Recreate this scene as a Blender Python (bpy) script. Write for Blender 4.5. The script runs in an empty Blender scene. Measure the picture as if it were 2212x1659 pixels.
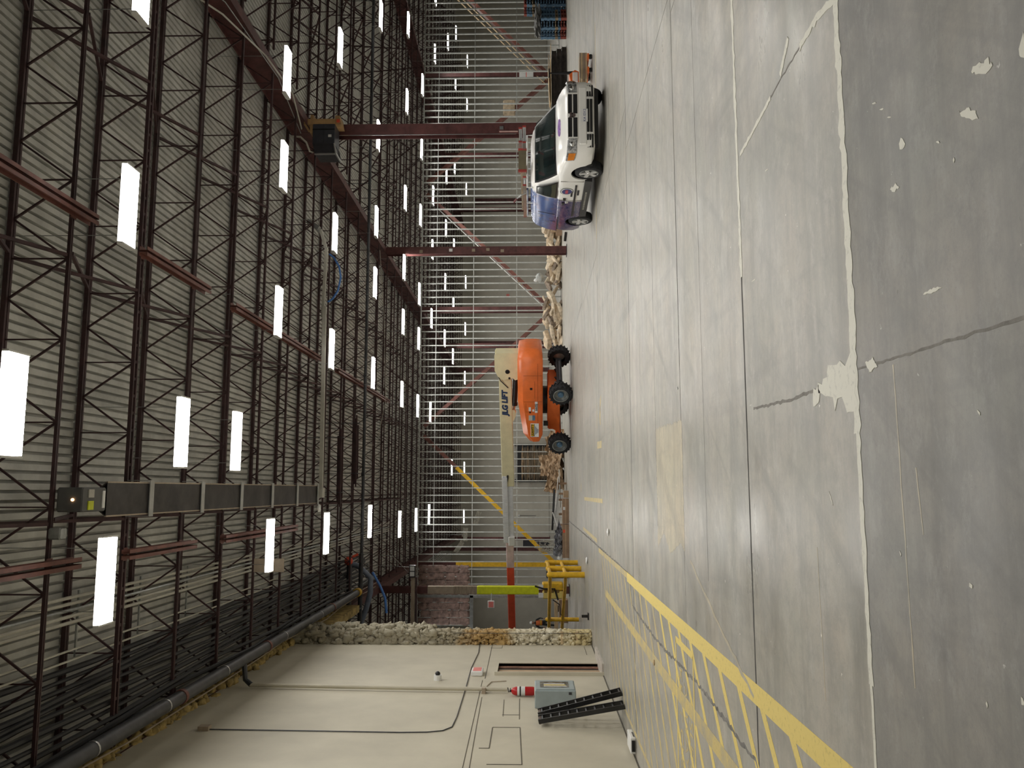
import bpy, bmesh, math, random
from mathutils import Vector, Matrix, noise
random.seed(7)
sc = bpy.context.scene
COL = sc.collection
# ------------------------------------------------------------------ camera
FPX = 1780.0
yaw, pitch, roll = [math.radians(a) for a in (7.3, 1.33, -0.15)]
Fv = Vector((math.sin(yaw)*math.cos(pitch), math.cos(yaw)*math.cos(pitch), math.sin(pitch)))
R0 = Vector((math.cos(yaw), -math.sin(yaw), 0)); U0 = R0.cross(Fv)
Rv = R0*math.cos(roll)+U0*math.sin(roll); Uv = U0*math.cos(roll)-R0*math.sin(roll)
cam = bpy.data.objects.new('camera', bpy.data.cameras.new('camera')); COL.objects.link(cam)
cam.data.sensor_width = 36; cam.data.sensor_fit = 'HORIZONTAL'
cam.data.lens = FPX*36/2212; cam.data.clip_end = 300; cam.data.clip_start = .05
Xc, Yc, Zc = -Uv, Rv, -Fv                      # the phone was held sideways: world up is image left
cam.matrix_world = Matrix(((Xc.x,Yc.x,Zc.x,0),(Xc.y,Yc.y,Zc.y,0),(Xc.z,Yc.z,Zc.z,1.75),(0,0,0,1)))
sc.camera = cam
# ------------------------------------------------------------------ world, exposure
wd = bpy.data.worlds.new('world'); sc.world = wd; wd.use_nodes = True
wd.node_tree.nodes['Background'].inputs[0].default_value = (.5,.5,.5,1)
wd.node_tree.nodes['Background'].inputs[1].default_value = 0.02
sc.view_settings.view_transform = 'Standard'; sc.view_settings.look = 'None'
sc.view_settings.exposure = 0.06; sc.view_settings.gamma = 1.0
sc.view_settings.use_curve_mapping = False
LIGHT_E = 58.0
sc.cycles.max_bounces = 6; sc.cycles.diffuse_bounces = 4; sc.cycles.glossy_bounces = 3
sc.cycles.transmission_bounces = 4; sc.cycles.sample_clamp_indirect = 4.0
# ------------------------------------------------------------------ materials
MATS = {}
def mat(name, col, rough=.6, metal=0.0, var=.12, scale=4.0, bump=0.0, bscale=30.0, emit=0.0, col2=None, spec=.5, stretch=None, alpha=1.0, trans=0.0):
    if name in MATS: return MATS[name]
    m = bpy.data.materials.new(name); m.use_nodes = True; MATS[name] = m
    nt = m.node_tree; N = nt.nodes; L = nt.links; b = N['Principled BSDF']
    b.inputs['Roughness'].default_value = rough; b.inputs['Metallic'].default_value = metal
    b.inputs['Specular IOR Level'].default_value = spec
    c = (*col, 1)
    if emit > 0:
        b.inputs['Base Color'].default_value = c
        b.inputs['Emission Color'].default_value = c; b.inputs['Emission Strength'].default_value = emit
        return m
    tc = N.new('ShaderNodeTexCoord'); src = tc.outputs['Object']
    if stretch:
        mp = N.new('ShaderNodeMapping'); mp.inputs['Scale'].default_value = stretch
        L.new(src, mp.inputs['Vector']); src = mp.outputs['Vector']
    nz = N.new('ShaderNodeTexNoise'); nz.inputs['Scale'].default_value = scale; nz.inputs['Detail'].default_value = 6
    nz.inputs['Roughness'].default_value = .6
    L.new(src, nz.inputs['Vector'])
    rp = N.new('ShaderNodeValToRGB'); L.new(nz.outputs['Fac'], rp.inputs['Fac'])
    k = col2 if col2 else tuple(v*(1-var*2.2) for v in col)
    rp.color_ramp.elements[0].position = .3; rp.color_ramp.elements[0].color = (*k, 1)
    rp.color_ramp.elements[1].position = .7; rp.color_ramp.elements[1].color = (*[min(1, v*(1+var)) for v in col], 1)
    L.new(rp.outputs['Color'], b.inputs['Base Color'])
    if bump > 0:
        n2 = N.new('ShaderNodeTexNoise'); n2.inputs['Scale'].default_value = bscale; n2.inputs['Detail'].default_value = 4
        L.new(tc.outputs['Object'], n2.inputs['Vector'])
        bp = N.new('ShaderNodeBump'); bp.inputs['Strength'].default_value = bump; bp.inputs['Distance'].default_value = .02
        L.new(n2.outputs['Fac'], bp.inputs['Height']); L.new(bp.outputs['Normal'], b.inputs['Normal'])
    if alpha < 1: b.inputs['Alpha'].default_value = alpha
    if trans > 0: b.inputs['Transmission Weight'].default_value = trans
    return m
def nodes(m): return m.node_tree.nodes, m.node_tree.links, m.node_tree.nodes['Principled BSDF']
def mixrgb(N, L, fac, a, b, mode='MIX'):
    x = N.new('ShaderNodeMix'); x.data_type = 'RGBA'; x.blend_type = mode
    if hasattr(fac, 'is_linked'): L.new(fac, x.inputs[0])
    else: x.inputs[0].default_value = fac
    for s, v in ((6, a), (7, b)):
        if hasattr(v, 'is_linked'): L.new(v, x.inputs[s])
        else: x.inputs[s].default_value = (*v, 1)
    return x.outputs[2]
def nz(N, L, src, scale, vec=None, detail=6, rough=.6, lo=.35, hi=.65):
    if vec:
        mp = N.new('ShaderNodeMapping'); mp.inputs['Scale'].default_value = vec; L.new(src, mp.inputs['Vector']); src = mp.outputs['Vector']
    n = N.new('ShaderNodeTexNoise'); n.inputs['Scale'].default_value = scale; n.inputs['Detail'].default_value = detail; n.inputs['Roughness'].default_value = rough
    L.new(src, n.inputs['Vector'])
    r = N.new('ShaderNodeMapRange'); r.inputs[1].default_value = lo; r.inputs[2].default_value = hi; L.new(n.outputs['Fac'], r.inputs[0])
    return r.outputs[0]
def concrete(name, base, rough):
    m = bpy.data.materials.new(name); m.use_nodes = True; MATS[name] = m
    N, L, b = nodes(m); g = N.new('ShaderNodeNewGeometry'); P = g.outputs['Position']
    warm = tuple(a*k for a, k in zip(base, (1.05, 1.0, .92))); cool = tuple(a*k for a, k in zip(base, (.80, .82, .84)))
    c = mixrgb(N, L, nz(N, L, P, .55, None, 10, .72, .40, .60), warm, cool)
    c = mixrgb(N, L, nz(N, L, P, 1.7, None, 12, .72, .38, .62), c, mixrgb(N, L, nz(N, L, P, .9, None, 4, .5), tuple(a*k for a, k in zip(base, (1.12,1.05,.99))), tuple(a*k for a, k in zip(base, (.92,.955,.91)))))
    c = mixrgb(N, L, nz(N, L, P, 4.5, None, 12, .8, .44, .72), c, tuple(v*.68 for v in base))             # mottling
    c = mixrgb(N, L, nz(N, L, P, 1.0, (.30, 3.4, 1), 8, .68, .47, .78), c, tuple(v*.60 for v in base))      # trowel and drag streaks across the hall
    rt = N.new('ShaderNodeMapping'); rt.inputs['Rotation'].default_value = (0,0,.62); L.new(P, rt.inputs['Vector'])
    c = mixrgb(N, L, nz(N, L, rt.outputs['Vector'], 1.0, (3.0, .16, 1), 6, .6, .55, .76), c, tuple(v*.62 for v in base))   # slanting tyre marks
    c = mixrgb(N, L, nz(N, L, P, 1.0, (2.6, .22, 1), 5, .6, .56, .80), c, tuple(v*.6 for v in base))
    c = mixrgb(N, L, nz(N, L, P, 2.6, (.8,1.4,1), 12, .8, .52, .76), c, tuple(v*1.25 for v in base))
    c = mixrgb(N, L, nz(N, L, P, 42, None, 4, .6, .60, .76), c, tuple(v*.74 for v in base))
    c = mixrgb(N, L, nz(N, L, P, 13, None, 3, .6, .72, .75), c, tuple(min(.8,v*1.8) for v in base))
    c = mixrgb(N, L, nz(N, L, P, 7, (1,2.4,1), 3, .6, .74, .77), c, tuple(v*.45 for v in base))
    L.new(c, b.inputs['Base Color'])
    r = N.new('ShaderNodeMapRange'); r.inputs[3].default_value = rough-.1; r.inputs[4].default_value = rough+.14
    L.new(nz(N, L, P, .8, (.6, 1.6, 1), 6, .6, .3, .7), r.inputs[0]); L.new(r.outputs[0], b.inputs['Roughness'])
    n2 = N.new('ShaderNodeTexNoise'); n2.inputs['Scale'].default_value = 9; n2.inputs['Detail'].default_value = 8; L.new(P, n2.inputs['Vector'])
    bp = N.new('ShaderNodeBump'); bp.inputs['Strength'].default_value = .12; bp.inputs['Distance'].default_value = .02
    L.new(n2.outputs['Fac'], bp.inputs['Height']); L.new(bp.outputs['Normal'], b.inputs['Normal'])
    return m
M_CONC = concrete('concrete_slab', (.40, .385, .345), .42)
M_CONC_L = concrete('concrete_slab_polished', (.44, .425, .385), .36)
M_CONC_D = concrete('concrete_slab_grey', (.30, .292, .275), .50)
M_CONC_P = concrete('concrete_patch', (.54, .49, .38), .45)
def worn(name, col, base, lo, hi):
    m = bpy.data.materials.new(name); m.use_nodes = True; MATS[name] = m
    N, L, b = nodes(m); g = N.new('ShaderNodeNewGeometry'); P = g.outputs['Position']
    c = mixrgb(N, L, nz(N, L, P, 3.0, None, 9, .7, lo, hi), col, base)
    c = mixrgb(N, L, nz(N, L, P, 25, None, 5, .6, .55, .8), c, tuple(v*.6 for v in col))
    L.new(c, b.inputs['Base Color']); b.inputs['Roughness'].default_value = .5
    return m
M_YEL = worn('yellow_floor_paint', (.82, .64, .19), (.58, .49, .27), .62, .8)
M_YELW = worn('yellow_floor_paint_worn', (.66, .52, .20), (.42, .38, .29), .42, .66)
M_SEAL = worn('white_joint_filler', (.74, .72, .62), (.5, .47, .4), .62, .8)
M_DARK = mat('dark_joint_filler', (.07,.065,.06), .9)  # dark filler of the slab joints and the base beneath
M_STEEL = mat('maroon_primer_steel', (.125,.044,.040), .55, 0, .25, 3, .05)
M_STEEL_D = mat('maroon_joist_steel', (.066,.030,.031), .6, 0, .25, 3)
M_BRACE = mat('maroon_brace_steel', (.22,.085,.065), .55, 0, .2, 3)
M_YSTEEL = mat('yellow_painted_steel', (.80,.47,.02), .45, 0, .12, 5)
M_HIVIS = mat('lime_plastic_wrap', (.72,.78,.02), .35, 0, .08, 6)
M_GALV = mat('galvanised_steel', (.46,.48,.47), .38, .75, .15, 6)
M_GALVM = mat('galvanised_stud', (.58,.60,.57), .42, .35, .12, 4)
M_DECK = mat('painted_roof_deck', (.62,.615,.575), .65, 0, .16, 1.2)
M_WALL = None
M_WHITE = mat('white_enamel', (.82,.82,.80), .4, 0, .03)
M_BLACK = mat('black_rubber', (.022,.023,.026), .75, 0, .3, 8)
M_BLKP = mat('black_plastic', (.015,.015,.016), .35, 0, .2)
M_BLKPIPE = mat('black_pipe', (.055,.056,.062), .4, 0, .25, 3)
M_CREAM = mat('cream_paint', (.78,.72,.46), .4, 0, .05, 3)
M_ORANGE = mat('orange_paint', (.86,.185,.04), .32, 0, .08, 2)
M_RED = mat('red_paint', (.82,.11,.05), .35, 0, .06)
M_EXT = mat('extinguisher_red', (.50,.012,.014), .3, 0, .05)
M_NAVY = mat('navy_lettering', (.02,.045,.12), .5, 0, .02)
M_WOOD = mat('pale_lumber', (.62,.47,.28), .7, 0, .18, 3, .1, 40, stretch=(1,8,8))
M_WOODG = mat('weathered_lumber', (.36,.29,.21), .75, 0, .22, 3, .1, 40, stretch=(1,8,8))
M_PLY = mat('plywood', (.58,.36,.16), .7, 0, .15, 3)
M_CARD = mat('brown_cardboard', (.36,.24,.155), .8, 0, .1, 3)
M_CARDL = mat('light_cardboard', (.50,.36,.23), .8, 0, .1, 3)
M_KRAFT = mat('kraft_paper', (.45,.32,.20), .75, 0, .22, 5, .3, 12)
M_RUB = mat('broken_fibreboard', (.60,.475,.33), .85, 0, .22, 5, .2, 25)
M_RUB2 = mat('pale_fibreboard', (.70,.59,.44), .85, 0, .18, 5, .2, 25)
M_RUB3 = mat('dark_fibreboard', (.30,.24,.185), .85, 0, .22, 5, .2, 25)
M_GREY = mat('grey_machine_enamel', (.36,.42,.43), .45, 0, .05)
M_DGREY = mat('dark_grey_steel', (.07,.07,.08), .4, .5, .12)
M_ALU = mat('aluminium', (.68,.68,.67), .3, .9, .08)
M_CHROME = mat('chrome', (.75,.75,.76), .15, 1, .02)
M_TAN = mat('tan_painted_channel', (.43,.35,.26), .55, 0, .1)
M_PVC = mat('pale_flue_pipe', (.55,.53,.46), .5, 0, .06)
M_BLUE = mat('blue_hose', (.10,.28,.75), .4, 0, .08)
M_BLUEG = mat('grey_blue_duct', (.22,.26,.34), .5, .1, .12)
M_BLUEP = mat('blue_plastic', (.11,.21,.32), .5, 0, .15)
M_REDP = mat('faded_red_plastic', (.34,.075,.05), .55, 0, .15)
M_LAMP = mat('lit_lamp_lens', (1.0,.975,.925), emit=LIGHT_E)
M_LAMPE = mat('lit_lamp_lens_edge', (1.0,.975,.925), emit=LIGHT_E*.16)
M_GLASS = mat('dark_tinted_glass', (.012,.022,.022), .06, 0, .3, 2, spec=.8)
M_VAN = mat('white_car_paint', (.90,.89,.85), .22, 0, .015, 1, spec=.6)
M_AMBER = mat('amber_lens', (.8,.25,.02), .2)
M_CLEAR = mat('clear_headlight_lens', (.52,.53,.53), .12, .3, .5, 14)
M_FOIL = mat('crinkled_dark_film', (.12,.12,.14), .25, .3, .8, 9, 1.0, 14)
M_YPLAST = mat('yellow_plastic_guard', (.80,.62,.17), .5, 0, .06)
M_PINK = mat('pink_lit_sign', (.85,.25,.22), .5, 0, .1)
M_BATT = mat('kraft_faced_batt', (.30,.205,.175), .5, 0, .3, 5, .8, 9)
M_FOAMY = mat('yellow_spray_foam', (.50,.37,.14), .85, 0, .3, 5, .6, 18)
M_SKIN = mat('skin', (.45,.25,.17), .6)
M_VEST = mat('orange_vest', (.80,.20,.06), .7, 0, .1)
M_CLOTH = mat('dark_work_clothes', (.03,.035,.035), .85)
# wall: beige-painted boards
M_WALL = mat('beige_wall_paint', (.60,.555,.44), .62, 0, .06, .8, .06, 60)
M_WALLB = mat('far_wall_paint', (.66,.63,.545), .65, 0, .08, .4)
M_CAULK = mat('dark_seam', (.13,.115,.09), .8)
# spray foam on the cut wall edge: grey-green above, amber in the middle, cream low down
def foam_mat():
    m = bpy.data.materials.new('spray_foam'); m.use_nodes = True; N, L, b = nodes(m)
    g = N.new('ShaderNodeNewGeometry'); s = N.new('ShaderNodeSeparateXYZ'); L.new(g.outputs['Position'], s.inputs[0])
    n = nz(N, L, g.outputs['Position'], 1.6, None, 5, .6, .3, .7)
    a = N.new('ShaderNodeMath'); a.operation = 'MULTIPLY_ADD'; L.new(n, a.inputs[0]); a.inputs[1].default_value = .9; L.new(s.outputs[2], a.inputs[2])
    d = N.new('ShaderNodeMath'); d.operation = 'DIVIDE'; L.new(a.outputs[0], d.inputs[0]); d.inputs[1].default_value = 9.0
    r = N.new('ShaderNodeValToRGB'); L.new(d.outputs[0], r.inputs[0]); e = r.color_ramp.elements
    e[0].position = 0; e[0].color = (.70,.62,.40,1); e[1].position = 1; e[1].color = (.36,.33,.25,1)
    for p, c in ((.10,(.72,.60,.32,1)), (.17,(.76,.71,.56,1)), (.29,(.74,.67,.50,1)), (.335,(.55,.36,.13,1)), (.42,(.50,.33,.14,1)), (.47,(.44,.39,.28,1)), (.6,(.45,.415,.315,1))):
        x = e.new(p); x.color = c
    c = mixrgb(N, L, nz(N, L, g.outputs['Position'], 9, None, 4, .6, .5, .8), r.outputs[0], (.22,.17,.10))
    L.new(c, b.inputs['Base Color']); b.inputs['Roughness'].default_value = .85
    return m
M_FOAM = foam_mat()
# ------------------------------------------------------------------ mesh helpers
class MB:
    def __init__(s): s.v = []; s.f = []; s.mi = []
    def add(s, vs, fs, mi=0):
        o = len(s.v); s.v += [tuple(v) for v in vs]; s.f += [tuple(i+o for i in f) for f in fs]; s.mi += [mi]*len(fs); return s
    def box(s, x0, x1, y0, y1, z0, z1, mi=0):
        return s.add([(x0,y0,z0),(x1,y0,z0),(x1,y1,z0),(x0,y1,z0),(x0,y0,z1),(x1,y0,z1),(x1,y1,z1),(x0,y1,z1)],
                     [(0,3,2,1),(4,5,6,7),(0,1,5,4),(1,2,6,5),(2,3,7,6),(3,0,4,7)], mi)
    def bbox(s, x0, x1, y0, y1, z0, z1, r=.02, mi=0):       # box with chamfered vertical and top edges
        def ring(z, k): return [(x0+k+r,y0+k,z),(x1-k-r,y0+k,z),(x1-k,y0+k+r,z),(x1-k,y1-k-r,z),(x1-k-r,y1-k,z),(x0+k+r,y1-k,z),(x0+k,y1-k-r,z),(x0+k,y0+k+r,z)]
        vs = ring(z0, r*.6)+ring(z0+r, 0)+ring(z1-r, 0)+ring(z1, r*.6); fs = [tuple(range(7,-1,-1)), tuple(range(24,32))]
        for k in range(3):
            for i in range(8): j = (i+1) % 8; fs.append((k*8+i, k*8+j, k*8+8+j, k*8+8+i))
        return s.add(vs, fs, mi)
    def bar(s, p, q, w, h, up=(0,0,1), mi=0):
        p = Vector(p); q = Vector(q); d = (q-p).normalized(); u = Vector(up)
        if abs(d.dot(u)) > .98: u = Vector((1,0,0))
        a = d.cross(u).normalized()*w/2; b = a.cross(d).normalized()*h/2
        vs = [p-a-b, p+a-b, p+a+b, p-a+b, q-a-b, q+a-b, q+a+b, q-a+b]
        return s.add(vs, [(0,1,2,3),(7,6,5,4),(0,4,5,1),(1,5,6,2),(2,6,7,3),(3,7,4,0)], mi)
    def tube(s, pts, r, n=8, mi=0):
        pts = [Vector(p) for p in pts]; rings = []; pa = None
        for i, p in enumerate(pts):
            d = (pts[min(i+1,len(pts)-1)]-pts[max(i-1,0)]).normalized()
            if pa is None:
                u = Vector((0,0,1)) if abs(d.z) < .9 else Vector((1,0,0)); a = d.cross(u).normalized()
            else: a = (pa-d*pa.dot(d)).normalized()
            pa = a; b = d.cross(a); rr = r[i] if isinstance(r, (list, tuple)) else r
            rings.append([p+a*rr*math.cos(t*2*math.pi/n)+b*rr*math.sin(t*2*math.pi/n) for t in range(n)])
        vs = [v for rg in rings for v in rg]; fs = [tuple(range(n-1,-1,-1)), tuple(range((len(pts)-1)*n, len(pts)*n))]
        for k in range(len(pts)-1):
            for i in range(n): j = (i+1) % n; fs.append((k*n+i, k*n+j, k*n+n+j, k*n+n+i))
        return s.add(vs, fs, mi)
    def prism(s, poly, a0, a1, axis='y', mi=0):             # 2-D outline swept along an axis
        def P(u, v, a): return {'x':(a,u,v), 'y':(u,a,v), 'z':(u,v,a)}[axis]
        n = len(poly); vs = [P(u,v,a0) for u,v in poly]+[P(u,v,a1) for u,v in poly]
        fs = [tuple(range(n)), tuple(range(2*n-1,n-1,-1))]+[(i,n+i,n+(i+1)%n,(i+1)%n) for i in range(n)]
        return s.add(vs, fs, mi)
    def lathe(s, prof, n=20, axis='y', c=(0,0,0), mi=0):     # profile of (radius, offset)
        vs = []; fs = []; m = len(prof)
        for t in range(n):
            a = 2*math.pi*t/n
            for r, o in prof:
                u, v = r*math.cos(a), r*math.sin(a)
                p = {'y':(u,o,v), 'x':(o,u,v), 'z':(u,v,o)}[axis]; vs.append((p[0]+c[0],p[1]+c[1],p[2]+c[2]))
        for t in range(n):
            t2 = (t+1) % n
            for k in range(m-1): fs.append((t*m+k, t*m+k+1, t2*m+k+1, t2*m+k))
        return s.add(vs, fs, mi)
    def loft(s, rings, closed=True, caps=True, mi=0):
        n = len(rings[0]); vs = [v for r in rings for v in r]; fs = []
        for k in range(len(rings)-1):
            for i in range(n if closed else n-1): j = (i+1) % n; fs.append((k*n+i, k*n+j, k*n+n+j, k*n+n+i))
        if caps: fs += [tuple(range(n-1,-1,-1)), tuple(range((len(rings)-1)*n, len(rings)*n))]
        return s.add(vs, fs, mi)
    def blob(s, c, rx, ry, rz, seed=0, amp=.25, mi=0, sq=1.0, sub=2):
        bm = bmesh.new(); bmesh.ops.create_icosphere(bm, subdivisions=sub, radius=1); off = Vector((seed*3.1, seed*1.7, seed*.9))
        bm.verts.ensure_lookup_table()
        vs = []
        for v in bm.verts:
            k = 1+amp*noise.noise(v.co*(1.6 if sub == 2 else 3.2)+off)
            if sq != 1: v.co = Vector([math.copysign(abs(q)**sq, q) for q in v.co])
            vs.append((c[0]+v.co.x*rx*k, c[1]+v.co.y*ry*k, c[2]+v.co.z*rz*k))
        s.add(vs, [tuple(x.index for x in f.verts) for f in bm.faces], mi); bm.free(); return s
    def mesh(s, name, mats, smooth=False, off=(0,0,0)):
        me = bpy.data.meshes.new(name); o = off
        me.from_pydata([(v[0]-o[0],v[1]-o[1],v[2]-o[2]) for v in s.v], [], s.f)
        for m in (mats if isinstance(mats, (list, tuple)) else [mats]): me.materials.append(m)
        if any(s.mi): me.polygons.foreach_set('material_index', s.mi)
        bm = bmesh.new(); bm.from_mesh(me); bmesh.ops.recalc_face_normals(bm, faces=bm.faces[:]); bm.to_mesh(me); bm.free()
        if smooth:
            me.polygons.foreach_set('use_smooth', [True]*len(me.polygons))
            if smooth != 'all':
                me.update(); me.set_sharp_from_angle(angle=math.radians(42))
        me.update(); return me
    def build(s, name, mats, parent=None, smooth=False, world=True, label=None):
        if parent is not None:
            off = parent.get('_o', (0,0,0)) if world else (0,0,0)
        elif world:
            xs, ys, zs = zip(*s.v); off = ((min(xs)+max(xs))/2, (min(ys)+max(ys))/2, min(zs))
        else: off = (0,0,0)
        off = tuple(off)
        ob = bpy.data.objects.new(name, s.mesh(name, mats, smooth, off)); COL.objects.link(ob)
        if parent is not None: ob.parent = parent
        else: ob.location = off
        OFF[ob.name] = off
        if label: ob['label'] = label
        return ob
OFF = {}
def link(name, me, parent=None, loc=(0,0,0), rot=(0,0,0), scale=None):
    ob = bpy.data.objects.new(name, me); COL.objects.link(ob); ob.location = loc; ob.rotation_euler = rot
    if scale: ob.scale = scale
    if parent is not None: ob.parent = parent
    return ob
def thing(name, label, cat, loc=(0,0,0), rotz=0, group=None):
    o = bpy.data.objects.new(name, None); COL.objects.link(o); o.empty_display_size = .2
    o.location = loc; o.rotation_euler = (0,0,rotz); o['label'] = label; o['category'] = cat
    if rotz == 0: THO[o.name] = tuple(loc)
    if group: o['group'] = group
    return o
THO = {}
_b = MB.build
def build(s, name, mats, parent=None, smooth=False, world=True, label=None):
    if parent is not None and world:
        off = THO.get(parent.name) or OFF.get(parent.name) or (0,0,0)
        ob = bpy.data.objects.new(name, s.mesh(name, mats, smooth, off)); COL.objects.link(ob); ob.parent = parent; OFF[ob.name] = off
        if label: ob['label'] = label
        return ob
    return _b(s, name, mats, parent, smooth, world, label)
MB.build = build
def tag(o, label, cat, group=None, kind=None):
    o['label'] = label
    if cat: o['category'] = cat
    if group: o['group'] = group
    if kind: o['kind'] = kind
    return o
def struct(o, label=None):
    o['kind'] = 'structure'
    if label: o['label'] = label
    return o
def ordn(i):
    w = ['first','second','third','fourth','fifth','sixth','seventh','eighth','ninth','tenth','eleventh','twelfth']
    if i < 12: return w[i]
    k = i+1; return f"{k}{'th' if 10 < k%100 < 20 else {1:'st',2:'nd',3:'rd'}.get(k%10,'th')}"
def text_mesh(txt, size, depth=.004, align='CENTER', shear=0.0, bold=0.0):
    cu = bpy.data.curves.new('t', 'FONT'); cu.body = txt; cu.size = size; cu.extrude = depth; cu.align_x = align; cu.align_y = 'CENTER'
    cu.shear = shear; cu.offset = bold; cu.resolution_u = 3
    ob = bpy.data.objects.new('t', cu); COL.objects.link(ob); dg = bpy.context.evaluated_depsgraph_get(); dg.update()
    me = bpy.data.meshes.new_from_object(ob.evaluated_get(dg)); bpy.data.objects.remove(ob); bpy.data.curves.remove(cu)
    return me
def lettering(txt, size, mat_, parent, M4, name='lettering', **k):
    me = text_mesh(txt, size, **k); me.materials.clear(); me.materials.append(mat_)
    me.transform(M4); ob = bpy.data.objects.new(name, me); COL.objects.link(ob); ob.parent = parent; return ob
def frame(p, tx, ty):
    tx = Vector(tx).normalized(); ty = Vector(ty).normalized(); tz = tx.cross(ty)
    return Matrix(((tx.x,ty.x,tz.x,p[0]),(tx.y,ty.y,tz.y,p[1]),(tx.z,ty.z,tz.z,p[2]),(0,0,0,1)))
# ================================================================== FLOOR
YB = 84.0; XL, XR, Y0 = -25.0, 56.0, -14.0; ZD = 9.72
floor = struct(MB().box(XL, XR, Y0, YB, -.30, -.045).build('floor', M_DARK), 'worn grey concrete hall floor in large slabs')
rows = [(Y0,4.45,[-4.6],M_CONC_D), (4.45,6.72,[-4.6],M_CONC_L), (6.72,9.65,[5.9],M_CONC_L), (9.65,14.5,[6.2],M_CONC_L),
        (14.5,21.2,[-1.5,7.0],M_CONC), (21.2,28.0,[-1.48,6.2,14],M_CONC), (28,35.5,[-1.46,6.4,14,22],M_CONC), (35.5,46.3,[-1.46,6.4,14,22,30],M_CONC), (46.3,60,[6.4,22],M_CONC), (60,YB,[14],M_CONC)]
gp = .007
for y0, y1, cuts, m in rows:
    xs = [XL]+cuts+[XR]
    for a, b in zip(xs[:-1], xs[1:]):
        s = MB().box(a+gp, b-gp, y0+gp, y1-gp, -.06, 0).build('slab', m, floor)
# --- joint fillers, cracks and patches: thin pieces lying on the slabs
def strip(pts, w0, w1, z, rnd, step=.06, seed=1):
    """ragged thin strip along a polyline; w0..w1 half widths picked at random"""
    rs = random.Random(seed); P = []
    for (p, q) in zip(pts[:-1], pts[1:]):
        p = Vector((*p,0)); q = Vector((*q,0)); n = max(2, int((q-p).length/step))
        for i in range(n): P.append(p.lerp(q, i/n))
    P.append(Vector((*pts[-1],0))); mb = MB(); L_, R_ = [], []
    for i, p in enumerate(P):
        d = (P[min(i+1,len(P)-1)]-P[max(i-1,0)]).normalized(); nrm = Vector((-d.y, d.x, 0))
        j = nrm*rs.uniform(-rnd, rnd)
        L_.append(p+j+nrm*rs.uniform(w0,w1)); R_.append(p+j-nrm*rs.uniform(w0,w1))
    n = len(P); vs = [(v.x,v.y,z) for v in L_]+[(v.x,v.y,z) for v in R_]+[(v.x,v.y,-.02) for v in L_]+[(v.x,v.y,-.02) for v in R_]
    fs = []
    for i in range(n-1): fs += [(i,i+1,n+i+1,n+i),(i,2*n+i,2*n+i+1,i+1),(n+i,n+i+1,3*n+i+1,3*n+i)]
    mb.add(vs, fs); return mb
def patch(poly, z, mat_, name, seed=0, jag=0.0):
    rs = random.Random(seed); pts = []
    for (p, q) in zip(poly, poly[1:]+poly[:1]):
        n = max(1, int(math.dist(p,q)/max(.012, jag*1.6))) if jag else 1
        for i in range(n): t = i/n; pts.append((p[0]+(q[0]-p[0])*t+rs.uniform(-jag,jag), p[1]+(q[1]-p[1])*t+rs.uniform(-jag,jag)))
    return MB().prism(pts, -.02, z, 'z').build(name, mat_, floor)
strip([(-1.0,4.45),(.3,4.45)], .018, .034, .0025, .003, .05, 1).build('joint_filler', M_SEAL, floor)
strip([(.3,4.45),(1.2,4.45),(2.0,4.452),(2.9,4.45)], .026, .052, .0025, .006, .04, 2).build('joint_filler', M_SEAL, floor)
strip([(-1.55,4.45),(-1.0,4.45)], .010, .018, .0022, .002, .05, 3).build('joint_filler', M_SEAL, floor)
strip([(1.75,6.72),(4.4,6.72)], .020, .050, .0025, .004, .06, 4).build('joint_filler', M_SEAL, floor)
strip([(-4.3,6.72),(1.75,6.72)], .010, .017, .0012, .002, .1, 5).build('joint_line', M_DARK, floor)
strip([(-4.3,14.5),(12,14.5)], .012, .018, .001, .002, .2, 6).build('joint_line', M_DARK, floor)
for yy, a, b, w in ((8.38,-.9,6.5,.007),(9.65,-1.2,7.2,.012),(11.62,-.5,8,.009),(17.6,-1.3,9,.012),(21.2,-1.3,16,.016)):
    strip([(a,yy),(b,yy+.04)], w*.4, w, .0008, .004, .15, int(yy*9)).build('surface_crack', mat('hairline_crack', (.19,.175,.155), .8), floor)
for yy, a, b in ((5.15,-1.25,-.35),(3.95,-.9,.6),(3.78,-.2,.1)): strip([(a,yy),(b,yy+.03)], .003, .008, .0008, .003, .08, int(yy*31)).build('pale_scratch', M_CONC_P, floor)
# white-filled corner where the crack meets the joint, and the diagonal filled cracks
patch([(.80,4.44),(.71,4.56),(.69,4.70),(.72,4.82),(.65,4.88),(.63,5.03),(.57,5.0),(.55,4.84),(.47,4.78),(.51,4.66),(.43,4.58),(.40,4.44)], .003, M_SEAL, 'crack_filler', 3, .028)
patch([(.64,5.02),(.60,5.12),(.54,5.14),(.50,5.08),(.54,5.0)], .003, M_SEAL, 'crack_filler', 4, .016)
M_CRK = mat('rough_crack_concrete', (.275,.26,.235), .9, 0, .12, 14, .3, 40)
strip([(.61,4.95),(.60,5.5),(.63,6.5)], .006, .016, .0012, .005, .05, 8).build('crack_filler', M_CRK, floor)
strip([(.64,4.43),(.62,3.6),(.60,2.6),(.58,1.5)], .004, .010, .0012, .004, .04, 9).build('crack_filler', M_CRK, floor)
patch([(.66,4.30),(.60,4.26),(.62,4.16),(.67,4.20)], .003, M_SEAL, 'crack_filler', 5, .006)
strip([(2.80,4.47),(2.86,4.75),(2.85,5.07)], .016, .034, .003, .006, .04, 10).build('crack_filler', M_SEAL, floor)
strip([(2.85,5.07),(2.84,5.75)], .004, .009, .0015, .008, .05, 11).build('crack_filler', M_CRK, floor)
strip([(2.83,5.73),(2.80,6.15),(2.77,6.62)], .012, .022, .003, .006, .04, 12).build('crack_filler', M_SEAL, floor)
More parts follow.
